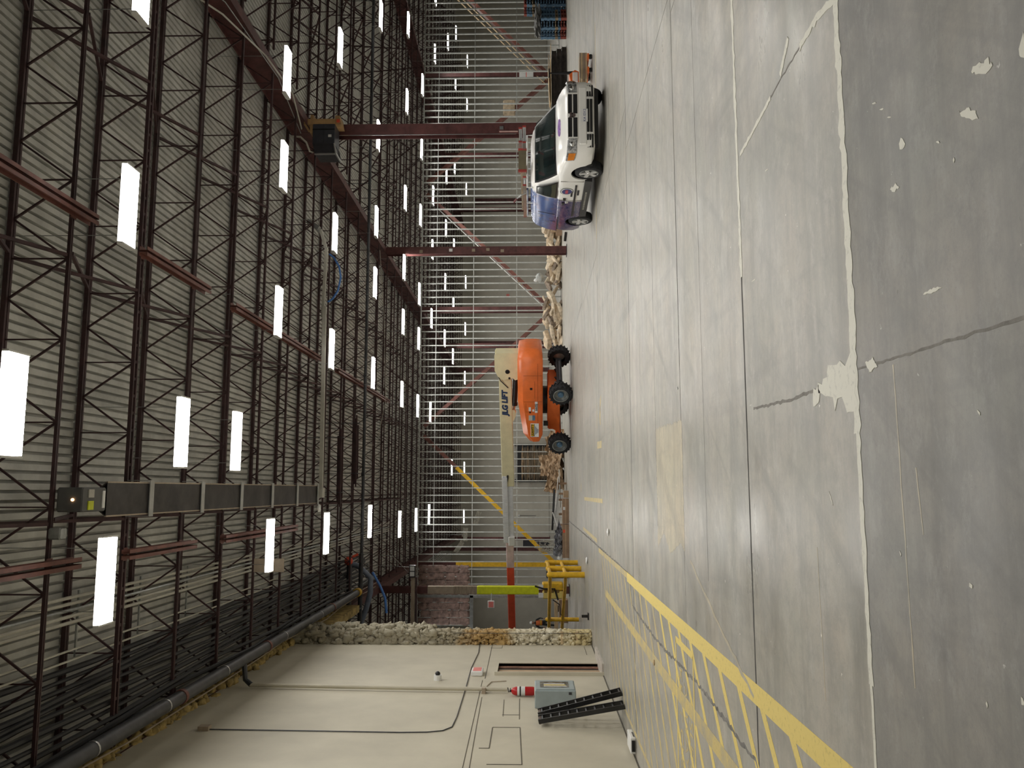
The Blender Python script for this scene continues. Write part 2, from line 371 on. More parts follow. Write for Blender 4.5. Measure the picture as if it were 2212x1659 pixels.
patch([(3.02,5.27),(3.06,5.30),(2.90,5.50),(2.85,5.48)], .003, M_SEAL, 'crack_filler', 6, .006)
strip([(-1.46,46),(-1.46,28),(-1.50,16.3),(-1.55,15.1),(-2.0,14.75),(-2.10,12),(-2.03,8.8),(-2.08,7.6),(-2.12,6.75)], .006, .030, .0015, .018, .06, 13).build('crack_filler', mat('dark_crack', (.24,.228,.21), .9, 0, .3, 9), floor)
strip([(-.78,9.3),(-1.25,8.0),(-1.62,6.80)], .010, .030, .002, .01, .09, 14).build('crack_filler', M_CONC_P, floor)
patch([(.85,11.6),(.80,9.62),(-.70,9.62),(-.62,9.9),(-.80,10.6),(-.55,11.1),(-.78,11.62)], .0015, M_CONC_P, 'concrete_patch', 7, .02)
# chipped spots showing white
for (x, y, l, w, a) in ((1.62,3.05,.10,.030,1.2),(1.49,3.17,.10,.028,1.05),(1.62,3.75,.045,.03,.2),(1.44,3.85,.055,.022,1.4),(1.55,2.78,.06,.04,.2),(.86,3.55,.10,.012,1.5),(1.95,4.02,.03,.005,1.2),(1.88,3.94,.03,.005,1.2),(1.80,3.86,.03,.005,1.2),(1.48,3.42,.02,.006,1.),(2.35,5.9,.05,.006,1.4),(1.63,6.36,.07,.006,1.5),(-.75,3.1,.018,.012,.4),(-.82,3.34,.016,.010,.2),(-.38,3.4,.018,.012,.9),(-.68,2.55,.02,.012,.7),(-.30,4.02,.018,.008,.5),(-.05,4.9,.06,.007,.6),(.30,3.25,.02,.008,.8),(1.35,3.3,.014,.008,0)):
    ca, sa = math.cos(a), math.sin(a)
    pl = [(l,0),(l*.25,w),(-l*.5,w*.8),(-l,w*.1),(-l*.4,-w),(l*.4,-w*.7)]
    patch([(x+u*.85*ca-v*.8*sa, y+u*.85*sa+v*.8*ca) for u, v in pl], .002, M_SEAL, 'chipped_spot', int(x*99), min(.011, w*.35))
# --- yellow walkway markings
def quad(p, q, w, mat_, name='painted_line', z=.0018):
    d = (Vector((*q,0))-Vector((*p,0))).normalized(); n = Vector((-d.y,d.x,0))*w/2; p = Vector((*p,0)); q = Vector((*q,0))
    return MB().prism([(v.x,v.y) for v in (p-n,q-n,q+n,p+n)], -.01, z, 'z').build(name, mat_, floor)
quad((-1.585,3.5),(-1.585,15.5), .165, M_YEL); quad((-1.56,15.5),(-1.56,21.9), .11, M_YELW); quad((-1.36,22.4),(-1.30,28.3), .11, M_YELW)
quad((-2.42,7.2),(-2.42,20.0), .16, M_YELW, z=.0022); quad((-4.1,9),(-4.1,16.6), .07, M_YELW)
k = 0
ys = 4.50
while ys < 21.6:
    x1 = -4.07 if ys-2.7 > 7 else -1.58-(ys-3.4)*.92
    quad((-1.62,ys-.05),(x1, ys-.05-(-1.62-x1)*1.09), .10 if ys < 14 else .07, M_YEL if ys < 12 else M_YELW, 'hatch_stripe', .0014); ys += .72
for p, q in (((-1.80,9.30),(-1.80,10.38)),((-1.80,9.30),(-3.5,9.30)),((-1.80,10.38),(-3.5,10.38)),((-3.5,9.3),(-3.5,10.38))): quad(p, q, .05 if p[0] != q[0] else .075, M_YEL, 'text_border', .0026)
for i, t in enumerate(("AISLE MUST", "ALWAYS BE", "KEPT CLEAR")):
    yy = 9.50+.30*i; o = lettering(t, .27, M_YELW, floor, Matrix.Translation(Vector((0,0,0))-Vector(OFF[floor.name])) @ frame((-2.07+(.0 if i == 2 else -.13 if i == 1 else -.2), yy, .0016), (-1,0,0), (0,-1,0)), depth=.001, align='LEFT')
for p, q, w in (((-.28,20.5),(-.30,27.6),.11),((-.05,29.2),(.18,29.3),.22),((1.12,20.6),(1.16,21.9),.18),((2.33,20.6),(1.70,21.2),.10),((2.3,20.9),(1.62,20.85),.10),((1.6,21.9),(2.3,21.9),.06),((8.3,21.2),(6.6,21.3),.10),((9.9,20.9),(12.5,20.9),.10)): quad(p, q, w, M_YELW)
# bits of litter
for x, y, s_ in ((-.95,18.9,.09),(-2.2,26.2,.12),(-2.45,12.2,.04),(1.2,9.8,.02)):
    o = MB().blob((x,y,s_*.3), s_, s_*.7, s_*.3, int(x*7), .6).build('paper_scrap', M_WHITE if x > -2.3 else M_WOOD, None)
    tag(o, {-.95:'small white paper scrap lying on the aisle beyond the beige floor patch', -2.2:'pale torn cardboard scrap on the floor before the yellow guard rail', -2.45:'tiny white scrap on the faded yellow line', 1.2:'tiny dark pebble on open floor beside the beige patch'}[x], 'scrap')
# ================================================================== CEILING
ceiling = struct(MB().box(XL, XR, Y0, YB, ZD+.14, ZD+.30).build('ceiling', M_DECK), 'pale corrugated steel roof deck above the joists')
rib = []
pit = .1524; pw = pit*6
mb = MB(); prof = []
for i in range(6):
    x = i*pit; prof += [(x,.0),(x+.098,.0),(x+.106,.10),(x+.1444,.10)]
prof.append((pw,0))
n = len(prof); LY = YB-Y0
mb.add([(u,Y0,ZD+v) for u,v in prof]+[(u,YB,ZD+v) for u,v in prof], [(i,i+1,n+i+1,n+i) for i in range(n-1)])
dk = mb.mesh('deck_panel', M_DECK, False, OFF[ceiling.name])
x = XL
while x < 50:
    o = link('deck_panel', dk, ceiling, (x,0,0)); x += pw
# ================================================================== WALLS
wl = MB()   # left wall with the narrow slot opening
SL = (20.80, 22.12, .05, 2.60)
wl.box(-4.62,-4.48,Y0,SL[0],0,8.9); wl.box(-4.62,-4.48,SL[1],24.85,0,8.9); wl.box(-4.62,-4.48,SL[0],SL[1],SL[3],8.9)
wall_l = struct(wl.build('wall_left', M_WALL), 'beige boarded side wall with pipes and a slot opening')
struct(MB().box(XL,XR,YB,YB+.2,0,ZD+.2).build('wall_back', M_WALLB)); struct(MB().box(XR,XR+.2,Y0,YB,0,ZD+.2).build('wall_right', M_WALLB))
struct(MB().box(XL-.2,XL,Y0,YB,0,ZD+.2).build('wall_far_left', M_WALLB)); struct(MB().box(XL,XR,Y0-.2,Y0,0,ZD+.2).build('wall_rear', M_WALLB))
# seams and board outlines on the left wall
def wline(pts, w=.012, mat_=M_CAULK, name='wall_seam', d=.006):
    mb = MB()
    for p, q in zip(pts[:-1], pts[1:]): mb.bar((-4.478,p[0],p[1]),(-4.478,q[0],q[1]), w, d*2, up=(1,0,0))
    return mb.build(name, mat_, wall_l)
wline([(24.8,2.90),(20.4,2.87)]); wline([(18.6,2.84),(16.4,2.81),(14.0,2.77),(11,2.72)], .010); wline([(20.2,2.92),(14.0,2.88),(11,2.85)], .010)
wline([(16.33,2.50),(16.33,1.98),(14.2,1.92),(14.2,2.5)], .014); wline([(15.05,2.68),(15.05,2.50),(16.3,2.50)], .016)
wline([(18.4,2.35),(17.1,2.33)], .010); wline([(18.5,2.02),(16.9,2.0)], .012); wline([(17.2,2.35),(17.2,2.0)], .006); wline([(24.6,2.60),(24.2,2.60),(24.2,2.92)], .008); wline([(24.5,.25),(23.3,.25)], .008)
wline([(24.7,.012),(12,.012)], .03)
# slot opening: frame, threshold, dark strip behind
sf = MB().box(-4.60,-4.40,SL[0]-.05,SL[0],.0,2.66).box(-4.62,-4.46,SL[1],SL[1]+.06,0,2.66).box(-4.62,-4.46,SL[0],SL[1],SL[3],SL[3]+.06).build('slot_frame', M_WALL, wall_l)
MB().box(-4.60,-4.54,21.92,SL[1],.05,2.6).build('slot_reveal', mat('rusty_reveal', (.30,.15,.10), .7, 0, .3, 5), wall_l)
MB().box(-4.60,-4.53,SL[0],21.62,.05,2.6).build('slot_lining', M_CARDL, wall_l); MB().box(-4.61,-4.56,21.62,21.92,.05,2.6).build('slot_gap_strip', M_BLKP, wall_l)
MB().box(-4.62,-4.2,20.78,23.0,0,.05).build('wood_threshold', mat('grey_threshold', (.55,.50,.44), .7), wall_l)
# ================================================================== STUD PARTITION
YS = 46.6; SZ = 8.10
part = struct(MB().box(-5.86,40,YS-.05,YS+.05,0,.04).build('wall_stud_partition', M_GALVM), 'open partition of galvanised metal studs, not yet boarded')
def chan(w, d, L_): # C-section stud, length along z
    t = .004; return MB().box(-w/2,w/2,-d/2,-d/2+t,0,L_).box(-w/2,w/2,d/2-t,d/2,0,L_).box(-w/2,-w/2+t,-d/2,d/2,0,L_)
sm = chan(.055,.10,SZ).mesh('stud', M_GALVM)
o0 = OFF[part.name]
xx = -5.6
while xx < 39:
    link('stud', sm, part, (xx-o0[0], YS-o0[1], .0-o0[2])); xx += .406
for i in range(5):
    m3 = chan(.045,.09,SZ-5.15).mesh('stud', M_GALVM); link('stud', m3, part, (-7.4+i*.406-o0[0], YS-o0[1], 5.15-o0[2]))
MB().box(-7.6,-5.80,YS-.1,YS+.1,4.98,5.16).build('header', M_GALV, part); MB().box(-5.92,-5.78,YS-.1,YS+.1,0,8.1).build('jamb_post', M_GALV, part)
MB().box(-7.6,40,YS-.05,YS+.05,SZ-.03,SZ+.02).build('top_track', M_GALVM, part)
for z in (2.55, 5.05, 7.2): MB().box(-5.8,39,YS-.012,YS+.012,z,z+.035).build('bridging_channel', M_GALVM, part)
# kraft-faced batts fixed between the studs at the left, above the opening
bseed = 0
for i in range(9):
    x0 = -7.42+i*.406
    if x0 > -4.2: break
    z = 5.2
    while z < 8.0:
        h = min(random.choice((.55,.8,1.1,1.3)), 8.02-z); bseed += 1
        if h < .2: break
        o = MB().blob((x0+.203, YS+.02, z+h/2), .198, .085, h*.50, bseed, .32, 0, .38, 3).build('insulation_batt', M_BATT, part, True)
        z += h*.97
# ================================================================== STEEL FRAME
def ibeam(p, q, d, bf, tf=.022, tw=.014, up=(0,0,1)):
    p = Vector(p); q = Vector(q); u = Vector(up); mb = MB()
    mb.bar(p+u*(d/2-tf/2), q+u*(d/2-tf/2), bf, tf, up); mb.bar(p-u*(d/2-tf/2), q-u*(d/2-tf/2), bf, tf, up); mb.bar(p, q, tw, d-2*tf, up); return mb
CY = [11.95, 25.39, 38.95, 52.2, 65.6, 79.0]; CX = [-4.6, 11.52, 27.6]; JZ0 = 8.70
nm = {-4.6:'left', 11.52:'middle', 27.6:'right'}
ctop = 8.78
for ci, cx in enumerate(CX):
    for yi, cy in enumerate(CY):
        if cx == -4.6 and yi == 0: continue
        if cx == 27.6 and yi < 2: continue
        nme = f"{ordn(yi)} steel column back along the {nm[cx]} girder line"
        if (ci, yi) == (1,1): nme = 'maroon steel column behind the white van carrying the boxed heater'
        if (ci, yi) == (1,2): nme = 'maroon steel column standing beside the rubble heap in front of the studs'
        if (ci, yi) == (1,3): nme = 'maroon column right behind the stud wall between two chevron braces'
        if (ci, yi) == (0,2): nme = 'maroon column wrapped in tan board, lime film and a yellow guard'
        if (ci, yi) == (0,3): nme = 'column painted yellow below, maroon above, behind the guard rail'
        if (ci, yi) == (2,3): nme = 'maroon column behind the studs with two white papers on it'
        col = thing('steel_column', nme, 'column', (cx,cy,0), 0, 'steel columns')
        w = .30 if ci == 0 else .36
        if (ci, yi) == (0,3):
            s1 = ibeam((cx,cy,.02),(cx,cy,6.45), w, w, up=(0,1,0)).build('shaft', M_YSTEEL, col); ibeam((cx,cy,6.45),(cx,cy,ctop), w, w, up=(0,1,0)).build('upper_shaft', M_STEEL, col)
        else: ibeam((cx,cy,.02),(cx,cy,ctop), w, w, up=(0,1,0)).build('shaft', M_STEEL, col)
        MB().box(cx-.26,cx+.26,cy-.26,cy+.26,0,.03).build('base_plate', M_DGREY, col)
        if (ci, yi) == (1,1):
            MB().box(cx-.05,cx+.05,cy-.22,cy-.18,2.62,2.74).build('outlet_box', M_GALV, col); MB().box(cx-.21,cx-.19,cy-.2,cy-.19,2.2,8.7).build('conduit', M_ALU, col)
            MB().box(cx-.14,cx-.10,cy-.20,cy-.18,2.15,2.75).build('pink_tape', mat('pale_pink_tape', (.7,.45,.4), .6), col)
        if (ci, yi) == (1,2):
            for z in (7.0,5.55,4.45,3.75,3.05): MB().box(cx-.12+.1*(z%1),cx+.02+.1*(z%1),cy-.2,cy-.18,z,z+.16).build('paper_tag', M_WOODG if z != 5.55 else M_WHITE, col)
        if (ci, yi) == (0,2):
            MB().box(cx-.17,cx+.17,cy-.17,cy+.17,4.27,5.35).build('board_wrap', M_WOODG, col); MB().box(cx-.165,cx+.165,cy-.165,cy+.165,5.35,6.55).build('board_wrap', M_TAN, col)
            MB().bbox(cx-.185,cx+.185,cy-.185,cy+.185,1.42,4.27,.03).build('lime_wrap', M_HIVIS, col)
            g = MB().bbox(cx-.36,cx-.01,cy-.36,cy+.36,.32,1.26,.05).build('guard_half', M_YPLAST, col); g2 = MB().bbox(cx+.01,cx+.36,cy-.36,cy+.36,.32,1.26,.05).build('guard_half', M_YSTEEL, col)
            for zz in (.5,.75,1.05):
                MB().box(cx-.08,cx+.05,cy-.375,cy-.355,zz,zz+.12).build('guard_slot', mat('brown_recess', (.2,.12,.03), .7), col)
            for dx in (-.3,.06): MB().box(cx+dx,cx+dx+.22,cy-.375,cy-.355,1.22,1.44).build('white_label', M_WHITE, col)
            MB().tube([(cx+.22,cy-.40,1.6),(cx+.1,cy-.41,1.2),(cx+.1,cy-.41,.7),(cx-.40,cy-.41,.55)], .04).build('black_strap', M_BLKP, col)
        if (ci, yi) == (2,3):
            for z in (1.55,2.05): MB().box(cx-.28,cx+.22,cy-.22,cy-.19,z,z+.44).build('white_paper', M_WHITE, col)
            MB().box(cx-.26,cx+.18,cy-.215,cy-.185,1.99,2.05).build('pink_tape', M_PINK, col)
SEG = [Y0, 11.95, 25.39, 38.95, 52.2, 65.6, YB]
for cx in CX:
    for k, (a, b) in enumerate(zip(SEG[:-1], SEG[1:])):
        o = ibeam((cx,a+.01,9.13),(cx,b-.01,9.13), .70, .26, .025, .016).build('roof_girder', M_STEEL)
        tag(o, f"maroon I-beam roof girder, {ordn(k)} span from the camera on the {nm[cx]} line", 'girder', 'roof girders')
# --- open-web joists
def joist_parts(L_):
    top = MB().box(0,L_,-.055,-.010,.91,.985).box(0,L_,.010,.055,.91,.985)
    bot = MB().box(.35,L_-.35,-.033,-.008,0,.05).box(.35,L_-.35,.008,.033,0,.05)
    segs = []; n = round(L_/1.24); p = L_/n
    for i in range(n):
        x0, xm, x1 = i*p, (i+.5)*p, (i+1)*p
        segs += [((x0,0,.92),(xm,0,.04)), ((xm,0,.04),(x1,0,.92)), ((xm,0,.04),(xm,0,.92))]
    web = MB()
    for a, b in segs: web.bar(a, b, .030 if a[0] != b[0] else .022, .030, up=(0,1,0))
    return top, bot, web, segs, p
SP = 16.12
jt, jb, jw, segs, pnl = joist_parts(SP)
dbl = MB().box(.35,SP-.35,-.075,-.035,0,.06).box(.35,SP-.35,.035,.075,0,.06)     # the twin-angle chord of the second joist in view
k = .5
while k < SP-.5: dbl.box(k,k+.05,-.035,.035,.01,.05); k += .30
mdb = dbl.mesh('bottom_chord', M_STEEL_D)
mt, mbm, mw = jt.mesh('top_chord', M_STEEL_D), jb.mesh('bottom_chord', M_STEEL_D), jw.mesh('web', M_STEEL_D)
def barmesh(a, b, w):
    a = Vector(a); b = Vector(b); l = (b-a).length; return MB().box(0,l,-w/2,w/2,-w/2,w/2).mesh('web_bar', M_STEEL_D)
dm, vm = barmesh(segs[0][0], segs[0][1], .030), barmesh(segs[2][0], segs[2][1], .022)
JY = [11.95+2.24*k for k in range(-3, 33)]
bays = {-4.6:'middle', 11.52:'right', -20.72:'left', 27.64:'far right'}
for bx, bn in bays.items():
    for k, y in enumerate(JY):
        if y > YB-.6: continue
        if bn == 'left' and (y < 9 or y > 60): continue
        if bn == 'right' and y < 16: continue
        if bn == 'far right' and y < 40: continue
        t = thing('roof_joist', f"maroon open-web roof joist in the {bn} bay, {ordn(k)} from the camera end", 'joist', (bx,y,JZ0), 0, f"roof joists of the {bn} bay")
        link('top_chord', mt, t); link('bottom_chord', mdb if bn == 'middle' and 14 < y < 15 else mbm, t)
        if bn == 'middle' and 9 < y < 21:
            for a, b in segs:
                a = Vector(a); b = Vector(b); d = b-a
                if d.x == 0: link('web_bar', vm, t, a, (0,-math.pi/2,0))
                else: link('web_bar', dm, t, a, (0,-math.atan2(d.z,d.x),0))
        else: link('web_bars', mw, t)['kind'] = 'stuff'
# --- cross bridging between joists
for bi, (X, ya, yb) in enumerate(((7.4,9,46),(3.5,9,46),(-.5,9,46),(15.6,20,46),(19.6,24,46),(23.5,30,46))):
    js = [y for y in JY if ya < y < yb]
    t = thing('joist_bridging', f"line of crossed bridging bars between joists, {['near the middle girder','past the drop lamps over the aisle','over the long tube heater','first beyond the middle girder','second beyond the middle girder','third beyond the middle girder'][bi]}", 'bracing', (X,js[0],JZ0), 0, 'joist bridging')
    bmz = None; dy = 2.24
    m1 = MB().bar((0,.07,.93),(0,dy-.07,.03), .05, .05).mesh('bridging_bar', M_STEEL_D); m2 = MB().bar((.06,.07,.03),(.06,dy-.07,.93), .05, .05).mesh('bridging_bar', M_STEEL_D)
    for y in js[:-1]:
        link('bridging_bar', m1, t, (0,y-js[0],0)); link('bridging_bar', m2, t, (0,y-js[0],0))
# --- chevron braces in the frame behind the studs
for k, (xa, xb, m, lb) in enumerate(((-4.5,3.4,M_YSTEEL,'yellow and maroon diagonal brace rising from the yellow column'),(11.52,4.0,M_BRACE,'maroon diagonal brace rising left behind the boom lift'),(11.52,19.4,M_BRACE,'maroon diagonal brace with yellow hazard tape and a pale strip'),(27.5,20.2,M_BRACE,'maroon diagonal brace with a sack leaning on it behind the van'),(27.5,36,M_BRACE,'maroon diagonal brace with two pale strips at the right edge'))):
    t = thing('diagonal_brace', lb, 'brace', (xa,52.5,0), 0, 'diagonal braces'); p = Vector((xa,52.5,.35)); q = Vector((xb,52.5,8.6))
    if k == 0:
        r = p.lerp(q,.745); MB().bar(p, r, .22, .36, up=(0,1,0)).build('lower_length', m, t); MB().bar(r, q, .22, .36, up=(0,1,0)).build('upper_length', M_BRACE, t)
    else: MB().bar(p, q, .22, .36, up=(0,1,0)).build('brace_member', m, t)
    if k == 2:
        for j in range(7): MB().bar(p.lerp(q,.12+.022*j)+Vector((-.1,-.13,.12)), p.lerp(q,.12+.022*j)+Vector((.2,-.13,.0)), .02, .05, up=(0,1,0)).build('hazard_tape', M_YSTEEL, t)
        MB().bar(p+Vector((-.25,-.2,.1)), p.lerp(q,.9)+Vector((-.25,-.2,.1)), .03, .12, up=(0,1,0)).build('pale_strip', M_WHITE, t)
    if k == 4:
        for d in (.25,.55): MB().bar(p+Vector((-d,-.2,.2+d*.3)), p.lerp(q,.97)+Vector((-d,-.2,.2+d*.3)), .03, .13, up=(0,1,0)).build('pale_strip', M_WOOD, t)
    if k == 3:
        c = p.lerp(q,.30); MB().bbox(c.x-.55,c.x+.55,52.2,52.34,c.z-.05,c.z+.75,.06).build('leaning_sack', M_RUB, t)
# ================================================================== LAMPS
LR = [(4.5,[-1.3,4.3,8.0]), (9.6,[1.0]), (12.05,[-1.3,4.3,8.0]), (14.4,[1.0]), (17.1,[1.0]), (19.6,[-1.3,4.3,8.0,10.5]), (25.0,[-1.3,4.3,8.0,14.2]),  # first row is out of view, added to light the near floor
      (31.7,[-1.2,4.5,8.1,10.6,14.2,19.4]), (38.9,[-1.6,4.5,8.0,10.7,14.2,19.2,23.3]), (44.4,[-9.4,-1.6,4.5,8.2,10.7,15.2,19.1,22.9]),
      (50.0,[-1.5,4.7,10.5,14.9,18.4,27.9,31.9]), (57.8,[-8.5,8.0,10.7,14.8,18.8,22.8,33.2]), (64.0,[1.7,10.4,14.5,19.3,26.0,33.2,37.5]), (75.8,[-8.0,-2.4,1.9,6.5,10.3,14.9,19.4,28.5,37.0,41.5])]  # two far-left lamps here are unseen, added to light the worker's area
LZ = 7.88
hm = MB().prism([(-.225,.062),(.225,.062),(.16,.10),(-.16,.10)], -.61, .61, 'x').mesh('housing', M_WHITE)
# prism on axis x maps (u,v)->(y,z)
lm = MB().add([(-.6,-.205,0),(.6,-.205,0),(.6,.205,0),(-.6,.205,0)], [(0,3,2,1)]).mesh('lens', M_LAMP)
lme = MB().prism([(-.205,.002),(.205,.002),(.222,.06),(-.222,.06)], -.60, .60, 'x').mesh('lens_edge', M_LAMPE)
em = MB().prism([(-.21,-.01),(.21,-.01),(.225,.06),(.16,.10),(-.16,.10),(-.225,.06)], -.012, .012, 'x').mesh('end_cap', M_WHITE)
wm = MB().box(-.005,.005,-.005,.005,.09,1.84).mesh('hanger_wire', M_GALV)
for ri, (y, xs) in enumerate(LR):
    for k, x in enumerate(xs):
        lab = f"lit high-bay lamp, {ordn(k)} from left in the {ordn(ri)} lamp row from the camera"
        t = thing('high_bay_lamp', lab, 'lamp', (x,y,LZ), 0, 'high-bay lamps')
        link('housing', hm, t); link('lens', lm, t); link('lens_edge', lme, t)
        for s in (-.622,.622): link('end_cap', em, t, (s,0,0))
        for s in (-.45,.45): link('hanger_wire', wm, t, (s,0,0))
# ================================================================== CEILING SERVICES
# double-channel hanger beams below the joists
for X, a, b, lb in ((4.2,9.5,12.4,'nearest maroon double-channel beam end over the aisle right'),(4.2,14.05,17.0,'maroon double-channel beam with cut end beside the second right lamp'),(4.2,18.5,26.3,'long maroon double-channel beam behind the pale flue'),(4.2,28.7,39.3,'farthest maroon double-channel beam near the stud wall'),(-1.1,9.6,12.55,'maroon double-channel beam above the nearest left lamp'),(-1.1,14.05,16.9,'maroon double-channel beam with bright cut end by the left lamp'),(-1.1,18.5,24.2,'maroon double-channel beam on the left beyond the tube heater straps')):
    mb = MB(); z = JZ0-.075
    for s in (-1,1):
        mb.box(X+s*.015, X+s*.022, a, b, z-.075, z+.07)
        for zz in (z-.075, z+.062): mb.box(min(X+s*.015,X+s*.085), max(X+s*.015,X+s*.085), a, b, zz, zz+.010)
    t = thing('channel_beam', lb, 'beam', (X,(a+b)/2,z-.075), 0, 'channel beams'); mb.build('paired_channels', M_BRACE, t)
    for yy in [v for v in JY if a-.1 < v < b+.1]: MB().box(X-.11,X+.11,yy-.07,yy+.07,z+.07,z+.085).build('clamp_plate', M_BRACE, t)
# long radiant tube heater
t = thing('tube_heater', 'long dark reflector tube heater hung under the joists with grey straps', 'heater', (-.15,12.4,8.35))
rf = MB().prism([(-.26,0),(-.255,-.02),(-.12,.16),(.12,.16),(.255,-.02),(.26,0),(.13,.18),(-.13,.18)], 12.75, 25.4, 'y')
rf2 = MB(); rf2.add([(-.15+x, y, 8.35+z) for x,y,z in rf.v], rf.f); rf2.build('reflector', mat('dull_reflector', (.085,.075,.070), .45, .4, .25, 2), t)
for s in (-1,1): MB().box(-.15+s*.262-.012,-.15+s*.262+.012,12.75,25.4,8.33,8.36).build('reflector_lip', M_TAN, t)
MB().tube([(-.15,12.6,8.42),(-.15,25.6,8.42)], .05, 10).build('burner_tube', mat('scorched_tube', (.12,.085,.075), .5, .5, .3, 3), t, True)
bx = MB().bbox(-.33,.03,11.95,12.62,8.28,8.66,.02).build('burner_box', mat('burner_grey', (.12,.12,.115), .5), t)
MB().box(-.30,-.17,12.1,12.25,8.265,8.285).build('yellow_label', M_HIVIS, bx); MB().box(-.12,0,12.1,12.25,8.265,8.285).build('pale_label', M_PVC, bx); MB().box(-.28,-.02,12.5,12.57,8.265,8.285).build('white_label', M_WHITE, bx)
MB().lathe([(0,-.01),(.022,-.01),(.022,.01),(0,.01)], 12, 'y', (-.15,11.945,8.42)).build('burner_sight_glow', mat('pilot_glow', (1,.5,.2), emit=6), bx)
for yy in [v for v in JY if 13 < v < 26]:
    st = MB().box(-.46,.16,yy-.075,yy+.075,8.29,8.305).box(-.46,-.45,yy-.075,yy+.075,8.305,8.70).box(.15,.16,yy-.075,yy+.075,8.305,8.70).build('hanger_strap', mat('pale_strap', (.50,.50,.48), .45, .2, .1), t)
MB().box(-.40,.10,12.75,25.4,8.335,8.34).build('mesh_screen', mat('dark_screen', (.06,.052,.048), .5, .2, .3, 2), t)
# pale flue run beyond the heater
t = thing('flue_pipe', 'pale square flue pipe crossing from the tube heater to the right', 'pipe', (4,25.6,8.25))
MB().bar((-.1,25.65,8.28),(5.8,25.65,8.34), .11, .11).build('flue_length', M_PVC, t); MB().bar((5.5,25.75,8.42),(7.7,25.75,8.36), .09, .09).build('flue_length', M_PVC, t)
MB().bar((7.7,25.75,8.36),(8.35,25.7,8.56), .09, .09).build('flue_elbow', M_PVC, t); MB().bar((8.35,25.6,8.58),(8.6,25.6,8.95), .2, .14).build('flue_terminal', M_GALV, t)
MB().box(-.25,.05,25.5,25.8,8.2,8.4).build('flue_junction', M_PVC, t)
# sprinkler main
t = thing('sprinkler_main', 'black sprinkler main crossing the hall below the joists', 'pipe', (9,33.0,8.45))
MB().tube([(-2.5,33,8.46),(24,33,8.50)], .062, 10).build('pipe_run', M_BLKPIPE, t, True)
for x in (0.6,4.6,8.2,12.4,16.6,20.6): MB().tube([(x,33,8.42),(x,33,8.54)], .085, 10).build('coupling', M_BLKPIPE, t); MB().box(x+.3,x+.32,32.99,33.01,8.5,9.6).build('hanger_rod', M_BLKPIPE, t)
# large drain pipe along the left wall
t = thing('drain_pipe', 'thick black pipe running along the top of the beige wall', 'pipe', (-3.9,20,8.28))
MB().tube([(-3.9,6,8.40),(-3.9,32,8.40)], .125, 16).build('pipe_run', M_BLKPIPE, t, True)
for y in (12.9,15.4,18.3,22.6,26.4): MB().tube([(-3.9,y-.02,8.40),(-3.9,y+.02,8.40)], .131, 16).build('strap_band', M_ALU, t, True)
for y in (16.1,21.2,28.0): MB().tube([(-3.9,y-.05,8.40),(-3.9,y+.05,8.40)], .14, 14).build('red_coupling', M_BRACE, t, True); MB().bar((-3.9,y,8.5),(-4.3,y+.2,9.1), .02, .05).build('hanger', M_BLKPIPE, t)
MB().tube([(-3.9,31.9,8.40),(-3.9,32.2,8.40)], .16, 14).build('end_flange', M_YSTEEL, t, True)
# conduit bundle under the deck, left
t = thing('conduit_bank', 'bank of pale conduits under the roof deck on the left', 'conduit', (-2.1,20,9.3))
for i in range(5): MB().tube([(-1.78-.10*i,7.5,9.40-.01*i),(-1.78-.10*i,45,9.40-.01*i)], .030, 8).build('conduit', M_PVC if i != 2 else M_GALV, t, True)
for i in range(2): MB().tube([(-2.55-.16*i,7.5,9.1),(-2.55-.16*i,16,9.12),(-2.6-.16*i,26,9.25),(-2.6-.16*i,45,9.3)], .018, 6).build('conduit', M_PVC, t, True)
for y in (9.5,11.95,14.19,16.43,18.67): MB().box(-2.8,-1.7,y-.02,y+.02,9.44,9.47).build('strut', M_GALV, t)
t = thing('cable_tray', 'dark cable bundles draped along the joists above the wall', 'cable', (-3.2,20,8.9))
for i in range(13): MB().tube([(-2.85-.11*i+.05*math.sin(j*1.3+i), 7.5+j*2.24, 9.18-.055*i+.05*math.sin(j*2.1+i*2)) for j in range(14)], (.05,.034,.042)[i%3] if i < 11 else .016, 7).build('cable', mat('black_cable', (.018,.018,.021), .5) if i < 11 else M_TAN, t, True)  # real dark bundles, with extra thick cables added to darken the deck
# risers with a red valve at the end of the drain pipe
t = thing('branch_pipes', 'pair of black pipes with a red valve turning left beyond the foam edge', 'pipe', (-4.5,32.5,8.5))
MB().tube([(-2.7,32.45,8.82),(-7.5,32.45,8.80)], .10, 14).build('pipe_run', M_BLKPIPE, t, True); MB().tube([(-2.5,33,8.47),(-7.5,33,8.50)], .085, 14).build('pipe_run', M_BLKPIPE, t, True)
MB().box(-4.6,-4.56,32.4,33.05,8.4,9.7).build('hanger', M_BLKPIPE, t)
v = MB().blob((-2.75,32.4,8.84), .17,.17,.17, 3, .05).build('red_valve', M_RED, t, True); MB().tube([(-2.6,32.4,8.7),(-2.5,32.5,8.5)], .05, 8).build('valve_stem', M_RED, v, True)
t = thing('flexible_duct', 'drooping grey-blue flexible hose hanging behind the foam edge', 'hose', (-3.3,33.6,7.6))
MB().tube([(-2.9,33.6,9.2),(-3.05,33.6,8.7),(-3.5,33.6,8.2),(-4.1,33.6,8.2),(-4.7,33.6,8.35),(-5.4,33.6,8.6)], .11, 10).build('hose', M_BLUEG, t, True)
MB().tube([(-3.3,33.7,8.15),(-3.8,33.7,7.85),(-4.3,33.7,7.62),(-4.9,33.7,7.55)], .05, 8).build('blue_hose', M_BLUE, t, True)
